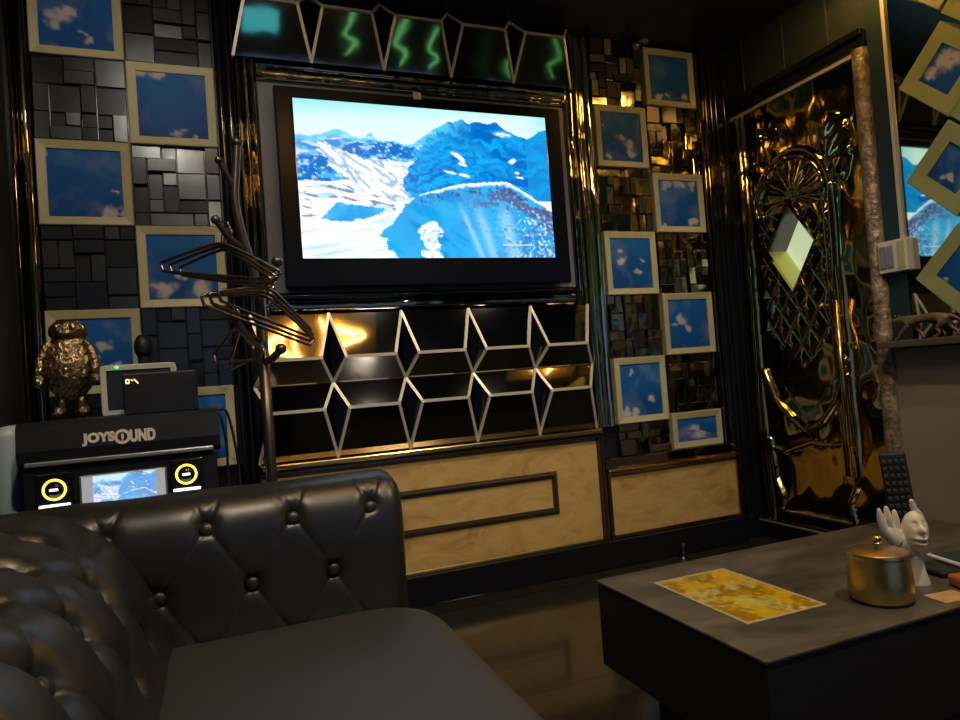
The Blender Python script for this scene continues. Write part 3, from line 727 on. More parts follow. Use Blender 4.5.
# ------------------------------------------------------------------ karaoke cabinet and what stands on it
KX0, KX1, KY0, KY1 = -.515, .0, 2.25, 2.66
t = thing('karaoke_machine', 'black karaoke cabinet with a small screen and two yellow ring lights', 'karaoke machine', (-.2575, 2.455, 0))
L(obj('lower_body', B((KX0, KY0 + .012, 0), (KX1, KY1, .755), .006), 'black_matte', t))
bm = bmesh.new()
pr = [(KY0, .767), (KY0 - .004, .80), (KY0 + .004, .868), (KY0 + .02, .880), (KY1, .880), (KY1, .755), (KY0 + .02, .755)]
solid(bm, [V((KX0 - .006, y, z)) for y, z in pr], [V((KX1 + .012, y, z)) for y, z in pr])
L(obj('upper_panel', bm, 'black_matte', t))
L(obj('silver_strip', B((KX0 + .012, KY0 - .008, .756), (KX1 - .008, KY0 + .02, .769), .003), 'silver', t))
def text_mesh(body, height, width, depth=.002):
    cu = bpy.data.curves.new('txt', 'FONT'); cu.body = body; cu.extrude = depth; cu.offset = .06; cu.size = 1.; cu.space_character = 1.06
    o = bpy.data.objects.new('txt', cu); COL.objects.link(o)
    dg = bpy.context.evaluated_depsgraph_get(); dg.update()
    me = bpy.data.meshes.new_from_object(o.evaluated_get(dg)); bpy.data.objects.remove(o)
    xs_ = [v.co.x for v in me.vertices]; ys_ = [v.co.y for v in me.vertices]
    sx = width / (max(xs_) - min(xs_)); sy = height / (max(ys_) - min(ys_)); x0 = min(xs_); y0 = min(ys_)
    for v in me.vertices: v.co = V(((v.co.x - x0) * sx, -v.co.z * 1. , (v.co.y - y0) * sy))
    return me
LZ, LH = .802, .037
bm = bmesh.new()
for body, x0_, x1_ in (('JOYS', -.358, -.2735), ('UND', -.2345, -.166)):
    me = text_mesh(body, LH, x1_ - x0_); me.transform(Matrix.Translation((x0_, KY0 - .004, LZ))); bm.from_mesh(me); bpy.data.meshes.remove(me)
cx, cz = -.254, LZ + LH / 2
ring = lambda r, y: [V((cx + r * math.cos(a), y, cz + r * math.sin(a))) for a in [2 * PI * k / 32 for k in range(32)]]
ro, ri = ring(.0215, KY0 - .006), ring(.0135, KY0 - .006); rob, rib_ = ring(.0215, KY0 + .002), ring(.0135, KY0 + .002)
q = [[bm.verts.new(p) for p in r_] for r_ in (rob, ro, ri, rib_)]
for A, C in zip(q, q[1:]):
    for k in range(32): bm.faces.new((A[k], A[(k + 1) % 32], C[(k + 1) % 32], C[k]))
box(bm, (cx - .0035, KY0 - .006, cz - .006), (cx + .0035, KY0 + .002, cz + .009), .003)
box(bm, (cx - .0015, KY0 - .006, cz - .012), (cx + .0015, KY0 + .002, cz - .004))
o = L(obj('logo', bm, 'logo', t)); o['label'] = 'raised cream lettering'
sb = L(obj('monitor', B((-.372, KY0, .60), (-.143, KY0 + .03, .718), .004), 'silver', t))
def mini(u, v):
    if u < .13 or u > .89: return (.34, .34, .35)
    u = (u - .13) / .76
    return mix(mountain(u, .08 + v * .9), (.42, .62, .95), .35)
m_ = painted_grid('monitor_picture', (-.366, KY0 - .002, .7135), (.218, 0, 0), (0, 0, -.108), 110, 56, mini, 'small_screen', sb, (0, .003, 0)); m_['label'] = 'lit screen with mountains'
for x, z in ((-.434, .687), (-.089, .690)):
    k = L(obj('button_plate', B((x - .047, KY0 + .002, z - .062), (x + .047, KY0 + .02, z + .047), .004), 'black_gloss', t))
    bm = bmesh.new(); lathe(bm, [(.0, 0), (.022, 0), (.022, .008), (.0, .012)], n=32)
    bmesh.ops.transform(bm, matrix=Matrix.Translation((x, KY0 + .004, z)) @ Matrix.Rotation(PI / 2, 4, 'X'), verts=bm.verts); obj('push_button', bm, 'black_gloss', k, True)
    bm = bmesh.new(); tube(bm, [(x + .0275 * math.cos(a), KY0 + .001, z + .0275 * math.sin(a)) for a in [2 * PI * i / 36 for i in range(36)]], .0034, 8, True)
    rr = obj('ring_light', bm, 'yellow_led', k, True)
    obj('button_light', B((x - .011, KY0 - .0095, z - .003), (x + .011, KY0 - .006, z + .004), .002), 'white_led', k)
    obj('bar_light', B((x - .038, KY0 - .012, z - .048), (x + .038, KY0 + .004, z - .041), .002), 'white_led', k)

# gold shaggy figure
t = thing('gold_figure', 'shiny gold shaggy figure with round belly standing at left on karaoke cabinet', 'figurine', (-.425, 2.53, .880))
bm = bmesh.new(); tt = bmesh.new(); bmesh.ops.create_icosphere(tt, subdivisions=5, radius=1.)
for v in tt.verts:
    z = v.co.z; r = .092 * (1. - .20 * max(0, z) ** 1.2)
    p = V((v.co.x * r, v.co.y * r * .85, z * .108))
    p += v.co * (.007 * abs(noise.noise(V((p.x * 30, p.y * 30, p.z * 75)))) + .004 * noise.noise(p * 120))
    v.co = p + V((0, 0, .165))
merge(bm, tt); obj('body', bm, 'gold_figure', t, True)
bm = bmesh.new(); tt = bmesh.new(); bmesh.ops.create_icosphere(tt, subdivisions=4, radius=1.)
for v in tt.verts:
    p = V((v.co.x * .068, v.co.y * .058, v.co.z * .036)); p += v.co * .006 * noise.noise(p * 70)
    v.co = p + V((.002, -.006, .268))
merge(bm, tt); ball(bm, (-.028, -.048, .278), .015, 12); ball(bm, (.024, -.05, .278), .015, 12); ball(bm, (-.004, -.058, .262), .018, 12, (1.6, 1, .6))
obj('head', bm, 'gold_figure', t, True)
for s in (-1, 1):
    ax = [(s * .060, -.03, .235), (s * .090, -.04, .185), (s * .094, -.055, .135)]
    bm = bmesh.new(); tube(bm, smooth_path(ax, 4), [.016] * 3 + [.017] * 3 + [.018] * 3, 12); ball(bm, (s * .095, -.058, .118), .022, 12)
    obj('arm', bm, 'gold_figure', t, True)
    bm = bmesh.new(); tube(bm, [(s * .032, 0, .09), (s * .034, -.005, .02)], .013, 12); ball(bm, (s * .040, -.028, .021), .024, 14, (1.1, 1.7, .85))
    obj('leg', bm, 'gold_figure', t, True)

gf = t; gf.scale = (.82, .8, 1.05)
t = thing('tablet', 'white rimmed tablet standing on the karaoke cabinet behind the black box', 'tablet', (-.216, 2.435, .8800), 0)
bm = frame_ring(bmesh.new(), -.11, .11, .0, .16, .017, -.02, .02, .003)
bmesh.ops.bevel(bm, geom=[e for e in bm.edges if abs(e.verts[0].co.y - e.verts[1].co.y) > .02 and abs(abs(e.verts[0].co.x) - .11) < .004], offset=.018, segments=4, affect='EDGES')
obj('rim', bm, 'white_plastic', t, angle=30)
obj('display', B((-.098, -.012, .012), (.098, .016, .148)), 'glass_dark', t)
g = bmesh.new(); ball(g, (-.062, -.021, .152), .005, 10); o = obj('indicator_light', g, 'green_led', t, True); o['label'] = 'small green light'
bm = B((-.03, .018, 0), (.03, .06, .1), .004); obj('stand', bm, 'white_plastic', t)
t = thing('control_box', 'plain black box with two tiny amber marks on the karaoke cabinet', 'box', (-.147, 2.33, .8800), 0)
obj('case', B((-.102, -.055, 0), (.102, .055, .125), .004), 'black_matte', t)
bm = bmesh.new()
for a, c in (((-.092, .105), (-.092, .097)), ((-.084, .106), (-.084, .096)), ((-.091, .107), (-.086, .107)), ((-.091, .096), (-.086, .096)), ((-.078, .106), (-.074, .103)), ((-.070, .107), (-.064, .100)), ((-.063, .099), (-.060, .095))):
    bar(bm, (a[0], -.055, a[1]), (c[0], -.055, c[1]), .0038, (0, -1, 0), .001)
o = obj('lit_marks', bm, 'amber_led', t); o['label'] = 'tiny glowing amber marks'
t = thing('microphone', 'black microphone standing upright behind the white rimmed tablet', 'microphone', (-.212, 2.57, .8800))
bm = bmesh.new(); lathe(bm, [(.0, 0), (.045, 0), (.045, .012), (.012, .018), (.012, .03), (.0, .03)], n=28); obj('stand', bm, 'rubber', t, angle=40)
bm = bmesh.new(); lathe(bm, [(.0, .028), (.012, .028), (.016, .13), (.019, .19), (.0, .192)], n=24); obj('handle', bm, 'rubber', t, angle=40)
bm = bmesh.new(); lathe(bm, [(.0, .188), (.019, .19), (.027, .207), (.029, .225), (.026, .245), (.016, .262), (0, .268)], n=24); obj('grille', bm, 'black_matte', t, True)

for i, (pts, lab) in enumerate((
    ([(.0145, 2.45, .86), (.022, 2.44, .84), (.032, 2.44, .74), (.03, 2.45, .5), (.04, 2.46, .2), (.05, 2.47, .006)], 'black cable hanging beside right side of the karaoke cabinet'),
    ([(.0145, 2.40, .872), (.04, 2.40, .86), (.062, 2.41, .72), (.068, 2.42, .55), (.075, 2.42, .3), (.09, 2.43, .006)], 'black cable hanging nearest the coat stand pole'))):
    o = obj('cable', tube(bmesh.new(), smooth_path(pts, 8), .0045, 8), 'rubber', None, True); tag(o, lab, 'cable', 'cables beside the cabinet')
o = obj('floor_column', B((-.619, 2.40, 0), (-.545, 2.62, .875), .035, 5), 'grey_metal', None, angle=30)
tag(o, 'pale grey rounded column at far left edge beside karaoke cabinet', 'column')

# ------------------------------------------------------------------ coat stand with hangers
CX, CY = .150, 2.17
t = thing('coat_stand', 'dark bronze branching coat stand between karaoke cabinet and television', 'coat stand', (CX, CY, 0))
k = CY / 2.25
def Q(x, z, y=0.): return V((x * k - CX, y, .92 + (z - .92) * k))
bm = bmesh.new(); tube(bm, [(0, 0, .02), (0, 0, 1.255)], .017, 16); L_ = obj('pole', bm, 'iron', t, True)
bm = bmesh.new(); lathe(bm, [(.0, 0), (.16, 0), (.165, .012), (.12, .022), (.03, .03), (.022, .06), (.0, .06)], n=40); obj('base', bm, 'iron', t, angle=40)
def branch(pts, r=.0115, knob=.017):
    bm = bmesh.new(); p = smooth_path(pts, 7); tube(bm, p, r, 12); ball(bm, p[-1], knob, 12); return obj('branch', bm, 'iron', t, True)
branch([Q(.150, 1.245), Q(.137, 1.327, -.005), Q(.113, 1.43, -.01), Q(.100, 1.53, -.012), Q(.108, 1.622, -.01), Q(.117, 1.712, -.01)], .0125, .017)
branch([Q(.150, 1.255), Q(.175, 1.28, -.03), Q(.211, 1.326, -.05)])
branch([Q(.104, 1.55, -.01), Q(.089, 1.586, -.02), Q(.059, 1.645, -.035)], .009, .013)
branch([Q(.125, 1.37), Q(.080, 1.40, -.03), Q(.039, 1.455, -.05)], .010, .014)
branch([Q(.150, 1.02), Q(.175, 1.02, -.03), Q(.205, 1.051, -.05)])
branch([Q(.150, 1.08), Q(.11, 1.10, -.03), Q(.075, 1.15, -.05)], .010, .014)
branch([Q(.150, 1.19), Q(.18, 1.20, .04), Q(.2, 1.26, .07)], .010, .014)
GH = 'coat hangers on the coat stand'
def make_hanger():
    t = thing('coat_hanger', '', 'coat hanger', (0, 0, 0), 0, GH)
    hk = [(.004 + .017 * math.cos(a), 0, -.012 + .017 * math.sin(a)) for a in [math.radians(d) for d in range(200, -60, -20)]] + [(0, 0, -.035), (0, 0, -.062)]
    obj('hook', tube(bmesh.new(), hk, .0022, 8), 'chrome', t, True)
    arm = smooth_path([(-.205, 0, -.132), (-.12, 0, -.098), (-.04, 0, -.070), (0, 0, -.062), (.04, 0, -.070), (.12, 0, -.098), (.205, 0, -.132)], 5)
    obj('shoulder_bar', tube(bmesh.new(), arm, .0052, 10), 'rod', t, True)
    obj('trouser_bar', tube(bmesh.new(), smooth_path([(-.205, 0, -.132), (-.192, 0, -.152), (-.16, 0, -.156), (.16, 0, -.156), (.192, 0, -.152), (.205, 0, -.132)], 5), .0045, 10), 'rod', t, True)
    return t
hg = make_hanger()
spots = [  # pivot point, yaw, tilt, label
    (Q(.060, 1.440, -.040), -36, 10, 'topmost left pointing coat hanger over the partly covered sky picture'),
    (Q(.066, 1.432, -.034), -44, 12, 'second coat hanger down of the left pointing bunch'),
    (Q(.072, 1.424, -.028), -52, 13, 'third left pointing coat hanger, turned a little further'),
    (Q(.196, 1.290, -.044), 46, 13, 'coat hanger on the right knob in front of the television corner'),
    (Q(.188, 1.268, -.034), 34, 17, 'lowest right pointing coat hanger over the glowing mirror facet'),
    (Q(.192, 1.278, -.04), 40, 15, 'middle right pointing coat hanger'),
    (Q(.078, 1.175, -.045), -72, 3, 'low coat hanger seen nearly end on beside the pole'),
    (Q(.086, 1.165, -.038), -83, -2, 'lowest coat hanger seen end on, level with upper hexagon mirrors')]
for i, (p, yaw, tilt, lab) in enumerate(spots):
    o = hg if i == 0 else copy_tree(hg)
    o.location = V((CX, CY, 0)) + p + V((0, 0, .008)); o.rotation_euler = (0, math.radians(tilt), math.radians(yaw)); o['label'] = lab

# ------------------------------------------------------------------ chesterfield sofa
sofa = thing('sofa', 'black buttoned leather chesterfield sofa in the foreground', 'sofa', (-.1, .3, 0))
OFF = V((-.1, .3, 0))
def arc_profile(ctrl, n):
    p = smooth_path([(a, b, 0) for a, b in ctrl], 12)
    d = [0.]
    for a, b in zip(p, p[1:]): d.append(d[-1] + (b - a).length)
    out = []
    for i in range(n + 1):
        s = d[-1] * i / n; j = max(k for k in range(len(d)) if d[k] <= s + 1e-9); j = min(j, len(p) - 2)
        t_ = (s - d[j]) / max(1e-9, d[j + 1] - d[j]); q = p[j].lerp(p[j + 1], t_); out.append((q.x, q.y))
    return out, d[-1]
def tufted(name, ctrl, us, nv, mapf, buttons, end_r=.06, m='leather', capend=(True, True), puff=.010, deep=.008, wide=.022, crease=1., flip=1.):
    """profile swept along us; buttons are (u, s) with s the arc length; short pleats leave each button"""
    prof, LEN = arc_profile(ctrl, nv)
    nu = len(us) - 1; u0, u1 = us[0], us[-1]
    segs = []
    for i, a in enumerate(buttons):
        for b_ in buttons:
            if b_ != a and .05 < abs(a[0] - b_[0]) < .12 and .08 < abs(a[1] - b_[1]) < .2:
                full = b_[0] > a[0] and b_[1] < a[1]
                q = .66 if full else .40
                segs.append((a, (a[0] + (b_[0] - a[0]) * q, a[1] + (b_[1] - a[1]) * q), a))
    hi = max([q[1] for q in buttons], default=0)
    for b_ in buttons:
        if b_[1] >= hi - .01:
            for du in (-.028, .030): segs.append((b_, (b_[0] + du, b_[1] + .06), b_))
    nb = []
    for j, (a, b_) in enumerate(prof):
        p0 = prof[max(0, j - 1)]; p1 = prof[min(nv, j + 1)]; tx, tz = p1[0] - p0[0], p1[1] - p0[1]; ln = math.hypot(tx, tz)
        nb.append((-tz / ln * flip, tx / ln * flip))
    bm = bmesh.new(); rows = []
    for i in range(nu + 1):
        u = us[i]; r_ = []
        e0, e1 = u - u0, u1 - u; sh = 0.
        if capend[0] and e0 < end_r: sh = max(sh, end_r * (1 - math.sqrt(max(0, 1 - (1 - e0 / end_r) ** 2))))
        if capend[1] and e1 < end_r: sh = max(sh, end_r * (1 - math.sqrt(max(0, 1 - (1 - e1 / end_r) ** 2))))
        nbt = [q for q in buttons if abs(q[0] - u) < .16]; nsg = [q for q in segs if min(q[0][0], q[1][0]) - .05 < u < max(q[0][0], q[1][0]) + .05]
        for j, (a, b_) in enumerate(prof):
            s = LEN * j / nv; d = 0.
            for bu, bs in nbt:
                q2 = (u - bu) ** 2 + (s - bs) ** 2
                if q2 < .02: d -= deep * math.exp(-q2 / wide ** 2) + .006 * math.exp(-q2 / .0135 ** 2) + .008 * (crease - 1) * math.exp(-q2 / .075 ** 2)
            for (a1, b1, c1) in nsg:
                if min(a1[1], b1[1]) - .05 < s < max(a1[1], b1[1]) + .05:
                    dd = seg_d(u, s, a1, b1)
                    if dd < .05:
                        w_ = math.exp(-(math.hypot(u - c1[0], s - c1[1]) / .05) ** 2)
                        d -= crease * ((.0012 + .0042 * w_) * math.exp(-(dd / .0045) ** 2) + (.0003 + .0012 * w_ + .006 * (crease - 1)) * math.exp(-(dd / .020) ** 2))
            fade = min(1, min(e0 if capend[0] else 9, e1 if capend[1] else 9) / .02)
            d += puff + .0025 * noise.noise(V((u * 9, s * 9, 2.2))) + .003 * noise.noise(V((u * 4, s * 4, 7.7)))
            d = d * fade - sh
            r_.append(bm.verts.new(mapf(u, a + nb[j][0] * d, b_ + nb[j][1] * d) - OFF))
        rows.append(r_)
    for A, C in zip(rows, rows[1:]):
        for j in range(nv): bm.faces.new((A[j], A[j + 1], C[j + 1], C[j]))
        bm.faces.new((A[nv], A[0], C[0], C[nv]))
    bm.faces.new(rows[0]); bm.faces.new(rows[-1])
    o = obj(name, bm, m, sofa, angle=75)
    for bu, bs in buttons:
        j = min(nv - 1, int(bs / LEN * nv)); a, b_ = prof[j]; nx, nz = nb[j]
        dep = puff - deep - .006 - .008 * (crease - 1) + .003
        c = mapf(bu, a + nx * dep, b_ + nz * dep) - OFF
        dirv = (mapf(bu, a + nx, b_ + nz) - mapf(bu, a, b_)).normalized()
        t_ = bmesh.new(); bmesh.ops.create_uvsphere(t_, u_segments=16, v_segments=10, radius=.015)
        bb = bmesh.new(); merge(bb, t_, Matrix.Translation(c) @ dirv.to_track_quat('Z', 'Y').to_matrix().to_4x4() @ Matrix.Diagonal((1, 1, .6, 1)))
        obj('button', bb, m, o, True)
    return o
# far armrest: profile in (y, z), front face towards -Y (normal = left of travel direction)
armp = [(1.575, .20), (1.570, .34), (1.566, .46), (1.560, .58), (1.566, .645), (1.60, .688), (1.66, .700), (1.73, .688), (1.775, .64), (1.785, .55), (1.785, .06)]
_, LA = arc_profile(armp, 10)
s_of = lambda z: z - .20
ab = [(x, s_of(.645)) for x in (-.219, -.030, .148, .321)] + [(x, s_of(.512)) for x in (-.128, .055, .229)] + [(x, s_of(.372)) for x in (-.042, .142, .31)]
lin_u = lambda a, b_, n: [a + (b_ - a) * i / n for i in range(n + 1)]
tufted('armrest', armp, lin_u(-.56, .29, 230) + lin_u(.294, .404, 34), 190, lambda u, a, b_: V((u, a, b_)), ab, .04, capend=(False, True))
# near armrest behind the viewer
tufted('armrest', armp, lin_u(-.56, .404, 60), 60, lambda u, a, b_: V((u, .45 - a + .1, b_)), [], .04, capend=(False, True))
# backrest along the left wall: profile in (x, z)
bkp = [(-.095, .20), (-.110, .36), (-.135, .47), (-.170, .560), (-.225, .640), (-.31, .690), (-.40, .700), (-.50, .668), (-.575, .59), (-.600, .45), (-.600, .06)]
bb = []
for k_ in range(6): bb.append((.47 + .19 * k_, .56))
for k_ in range(6): bb.append((.375 + .19 * k_, .42))
for k_ in range(6): bb.append((.47 + .19 * k_, .28))
tufted('backrest', bkp, lin_u(-.98, .40, 60) + lin_u(.405, 1.60, 290), 250, lambda u, a, b_: V((a, u, b_)), bb, .03, capend=(False, False), puff=.012, deep=.018, wide=.034, crease=1.5, flip=-1.)
# seat
bm = bmesh.new(); nU, nV_ = 60, 110; sx0, sx1, sy0, sy1 = -.16, .452, -.98, 1.590
def seat_pt(th, ins, z):
    """superellipse-cornered outline"""
    return None
outline = []
R1 = .13
for cx_, cy_, a_0 in ((sx1 - R1, sy1 - R1, 0), (sx0 + .02, sy1 - .02, 90), (sx0 + .02, sy0 + .02, 180), (sx1 - .05, sy0 + .05, 270)):
    rr = R1 if a_0 == 0 else (.05 if a_0 == 270 else .02)
    for k_ in range(11): a = math.radians(a_0 + 9 * k_); outline.append((cx_ + rr * math.cos(a), cy_ + rr * math.sin(a)))
prof = [(.03, .16), (.008, .175), (.0, .21), (.0, .335), (.004, .366), (.014, .392), (.032, .408), (.06, .416), (.12, .421)]
cxm, cym = (sx0 + sx1) / 2, (sy0 + sy1) / 2; rings = []
for ins, z in prof:
    ring_ = []
    for x, y in outline:
        x2 = x - math.copysign(min(ins, abs(x - cxm)), x - cxm) if True else x; y2 = y - math.copysign(min(ins, abs(y - cym)), y - cym)
        ring_.append(bm.verts.new(V((x2, y2, z)) - OFF))
    rings.append(ring_)
nO = len(outline)
for A, C in zip(rings, rings[1:]):
    for k_ in range(nO): bm.faces.new((A[k_], A[(k_ + 1) % nO], C[(k_ + 1) % nO], C[k_]))
bm.faces.new(rings[0][::-1]); top = bm.faces.new(rings[-1])
o = obj('seat_cushion', bm, 'seat_leather', sofa, angle=60)
L_ = obj('base', box(bmesh.new(), V((-.59, -.97, .07)) - OFF, V((.40, 1.60, .20)) - OFF, .01), 'leather', sofa)
for x, y in ((-.52, -.9), (.34, -.9), (-.52, 1.7), (.34, 1.7)):
    bm = bmesh.new(); lathe(bm, [(.0, 0), (.018, 0), (.03, .03), (.024, .08), (.0, .08)], (x + .1, y - .3, 0), 20); obj('foot', bm, 'black_gloss', sofa, True)

# ------------------------------------------------------------------ table and things on it
t = thing('low_table', 'big low black table with dark concrete top at right', 'table', (1.40, 1.197, 0))
TX = (.845, 1.957); TYy = (.920, 1.475)
L(obj('table_top', B((TX[0], TYy[0], .394), (TX[1], TYy[1], .400), .0015), 'concrete', t))
L(obj('apron', B((TX[0] + .003, TYy[0] + .003, .195), (TX[1] - .003, TYy[1] - .003, .394), .003), 'table_side', t))
L(obj('plinth', B((TX[0] + .10, TYy[0] + .08, 0), (TX[1] - .08, TYy[1] - .08, .195), .004), 'table_side', t))
def foil(u, v):
    if min(u, 1 - u) < .035 or min(v, 1 - v) < .022: return lin((205, 190, 150))
    n1 = fbm(u * 4, v * 6, 1.2, 6); n2 = fbm(u * 14, v * 20, 3.3, 5)
    c = mix(lin((168, 128, 8)), lin((226, 188, 36)), sst(-.5, .5, n1 + .4 * n2))
    c = mix(c, lin((214, 206, 134)), sst(.05, .55, fbm(u * 3 + 4, v * 4, 8.1, 5) + .35 * n2) * .75)
    return mix(c, lin((255, 205, 80)), sst(.35, .6, n2) * .6)
o = painted_grid('menu_sheet', (-.103, .1555, .0015), (.206, 0, 0), (0, -.311, 0), 70, 108, foil, 'foil_sheet', None, (0, 0, -.0013))
o.location = (1.0435, 1.2165, .4002); o.rotation_euler = (0, 0, math.radians(-.7)); tag(o, 'gold marbled sheet with white border lying flat on the table', 'sheet')

PX, PY = 1.258, 1.026
t = thing('lidded_pot', 'round brushed brass pot with knobbed lid on the table', 'pot', (PX, PY, .4002)); t.scale = (.95, .95, .92)
bm = bmesh.new(); lathe(bm, [(0, .006), (.062, .006), (.0645, .010), (.0635, .05), (.0595, .098), (0, .098)], n=56); obj('bowl', bm, 'brass_soft', t, angle=35)
bm = bmesh.new(); lathe(bm, [(0, .0), (.060, .0), (.062, .003), (.062, .0065), (0, .0065)], n=48); obj('base_ring', bm, 'rubber', t, angle=35)
bm = bmesh.new(); lathe(bm, [(0, .0985), (.0600, .0985), (.0605, .102), (.0590, .108), (.054, .110), (.0, .113)], n=56); obj('lid', bm, 'brass_soft', t, angle=35)
bm = bmesh.new(); lathe(bm, [(0, .111), (.007, .112), (.006, .120), (.010, .122), (.0105, .127), (.007, .130), (.010, .133), (.0105, .139), (.007, .142), (0, .142)], n=24); obj('knob', bm, 'brass', t, angle=40)

# ivory sculpture: a cupped hand beside a face on a slim foot. local +y faces away, x across the view
SXc, SYc = 1.396, 1.054
t = thing('hand_sculpture', 'ivory ceramic sculpture of raised fingers beside a face, behind the brass pot', 'sculpture', (SXc, SYc, .4002), math.radians(-22))
bm = bmesh.new(); rr_ = []
for z, hw_, hd_ in ((0, .021, .020), (.004, .021, .020), (.03, .014, .014), (.06, .010, .011), (.075, .012, .012)):
    rr_.append([bm.verts.new((.008 + hw_ * math.copysign(abs(math.cos(a)) ** .6, math.cos(a)), hd_ * math.copysign(abs(math.sin(a)) ** .6, math.sin(a)), z)) for a in [2 * PI * q / 20 for q in range(20)]])
for A, C in zip(rr_, rr_[1:]):
    for q in range(20): bm.faces.new((A[q], A[(q + 1) % 20], C[(q + 1) % 20], C[q]))
bm.faces.new(rr_[0]); bm.faces.new(rr_[-1])
obj('pedestal', bm, 'ceramic', t, angle=40)
vs = [(.014, 0, .066), (-.006, .002, .074), (-.024, .002, .088), (-.036, .002, .102),
      (-.056, .0, .120), (-.062, -.001, .146), (-.066, -.002, .170),
      (-.043, .001, .124), (-.046, .0, .150), (-.049, -.001, .173),
      (-.029, .002, .120), (-.030, .001, .143), (-.031, .0, .164),
      (-.014, .002, .110), (-.008, .001, .130), (-.004, .0, .146)]
ed = [(0, 1), (1, 2), (2, 3), (3, 4), (4, 5), (5, 6), (3, 7), (7, 8), (8, 9), (3, 10), (10, 11), (11, 12), (2, 13), (13, 14), (14, 15)]
rd = [.012, .015, .019, .019, .0105, .0088, .0035, .0105, .0090, .0035, .0105, .0088, .0035, .0100, .0085, .0035]
skin('hand', vs, ed, rd, 'ceramic', t, 2, 0)
tt = bmesh.new(); bmesh.ops.create_icosphere(tt, subdivisions=6, radius=1.)
for v in tt.verts:
    d = v.co.copy(); p = V((d.x * .025, d.y * .026, d.z * .046))
    f_ = max(0, -d.y) ** 1.2; zz = d.z; add = 0.
    add += .013 * math.exp(-((d.x) / .22) ** 2) * math.exp(-((zz - .22) / .17) ** 2)               # nose
    add += .0085 * math.exp(-(d.x / .50) ** 2) * math.exp(-((zz + .17) / .085) ** 2)            # upper lip
    add += .0095 * math.exp(-(d.x / .44) ** 2) * math.exp(-((zz + .44) / .095) ** 2)            # lower lip
    add -= .006 * math.exp(-(d.x / .5) ** 2) * math.exp(-((zz + .30) / .045) ** 2)
    add += .007 * math.exp(-(d.x / .3) ** 2) * math.exp(-((zz + .80) / .14) ** 2)               # chin
    for s_ in (-1, 1):
        add -= .007 * math.exp(-((d.x - s_ * .42) / .2) ** 2) * math.exp(-((zz - .46) / .14) ** 2)  # eye sockets
        add += .004 * math.exp(-((d.x - s_ * .42) / .13) ** 2) * math.exp(-((zz - .44) / .07) ** 2)
    p.y -= add * f_ * 1.2; v.co = p + V((.006, -.006, .112))
bm = bmesh.new(); merge(bm, tt); obj('face', bm, 'ceramic', t, True)
bm = bmesh.new(); tube(bm, smooth_path([(.010, .004, .072), (.026, .006, .085), (.034, .006, .110), (.026, .004, .142), (.014, .002, .160), (.008, 0, .182)], 6), [.010] * 8 + [.009] * 8 + [.008] * 8 + [.0065] * 4 + [.005] * 2 + [.0035], 14); obj('thumb', bm, 'ceramic', t, True)
RX, RY = 1.772, 1.350
t = thing('remote_control', 'long black remote control standing upright behind the ivory sculpture', 'remote control', (RX, RY, .4002), math.radians(-52))
tl = Matrix.Rotation(math.radians(-5), 4, 'Y')
bm = box(bmesh.new(), (-.033, -.012, .012), (.033, .012, .222), .006, 3, tl); obj('case', bm, 'rubber', t, angle=40)
bm = bmesh.new(); box(bm, (-.045, -.03, 0), (.045, .03, .016), .006, 3); obj('holder', bm, 'rubber', t, angle=40)
for r_ in range(9):
    for c_ in range(4):
        x = -.0225 + c_ * .015; z = .035 + r_ * .0205
        bm = box(bmesh.new(), (x - .005, -.0155, z - .0055), (x + .005, -.011, z + .0055), .002, 2, tl); obj('key', bm, 'key', t)

t = thing('phone_case', 'black phone case lying under the white rimmed device at right edge', 'phone case', (1.560, 1.070, .4002), math.radians(-10))
obj('shell', B((-.085, -.045, 0), (.085, .045, .014), .006, 3), 'rubber', t)
t = thing('smartphone', 'white rimmed dark device at right edge resting on black case', 'phone', (1.632, 1.062, .4145), math.radians(-14))
obj('body', B((-.10, -.05, 0), (.10, .05, .010), .005, 3), 'white_plastic', t)
obj('display', B((-.093, -.043, .0095), (.093, .043, .0108), .0), 'glass_dark', t)
t = thing('wallet', 'orange brown leather wallet at right edge behind the tan card', 'wallet', (1.470, .968, .4002), math.radians(-20))
obj('cover', B((-.045, -.032, 0), (.06, .032, .026), .008, 3), 'orange_leather', t, angle=40)
obj('clasp', B((-.012, -.0345, .009), (.012, -.031, .018), .001), 'brass', t)
o = obj('card', B((-.038, -.027, 0), (.038, .027, .0015), .0005), 'wood_card'); o.location = (1.372, .964, .4002); o.rotation_euler = (0, 0, math.radians(-8))
tag(o, 'small tan card lying right of the brass pot', 'card')

t = thing('door_stop', 'small chrome post on the floor behind the table, below right marble panel', 'door stop', (2.0, 2.655, 0))
bm = bmesh.new(); lathe(bm, [(0, 0), (.02, 0), (.02, .004), (.008, .008), (.008, .05), (0, .05)], n=20); obj('post', bm, 'chrome', t, angle=40)
bm = bmesh.new(); lathe(bm, [(0, .05), (.013, .05), (.015, .06), (.012, .072), (0, .074)], n=20); obj('cap', bm, 'chrome', t, angle=40)

# ------------------------------------------------------------------ ceiling fittings and light
t = thing('smoke_detector', 'tiny round ceiling sensor ring above right picture column', 'sensor', (2.085, 2.762, ZC))
bm = bmesh.new(); lathe(bm, [(0, 0), (.028, 0), (.028, -.008), (.020, -.014), (0, -.014)], n=28); obj('ring', bm, 'silver', t, angle=40)
bm = bmesh.new(); lathe(bm, [(0, -.012), (.010, -.013), (.008, -.022), (0, -.023)], n=20); obj('sensor_tip', bm, 'black_matte', t, angle=40)

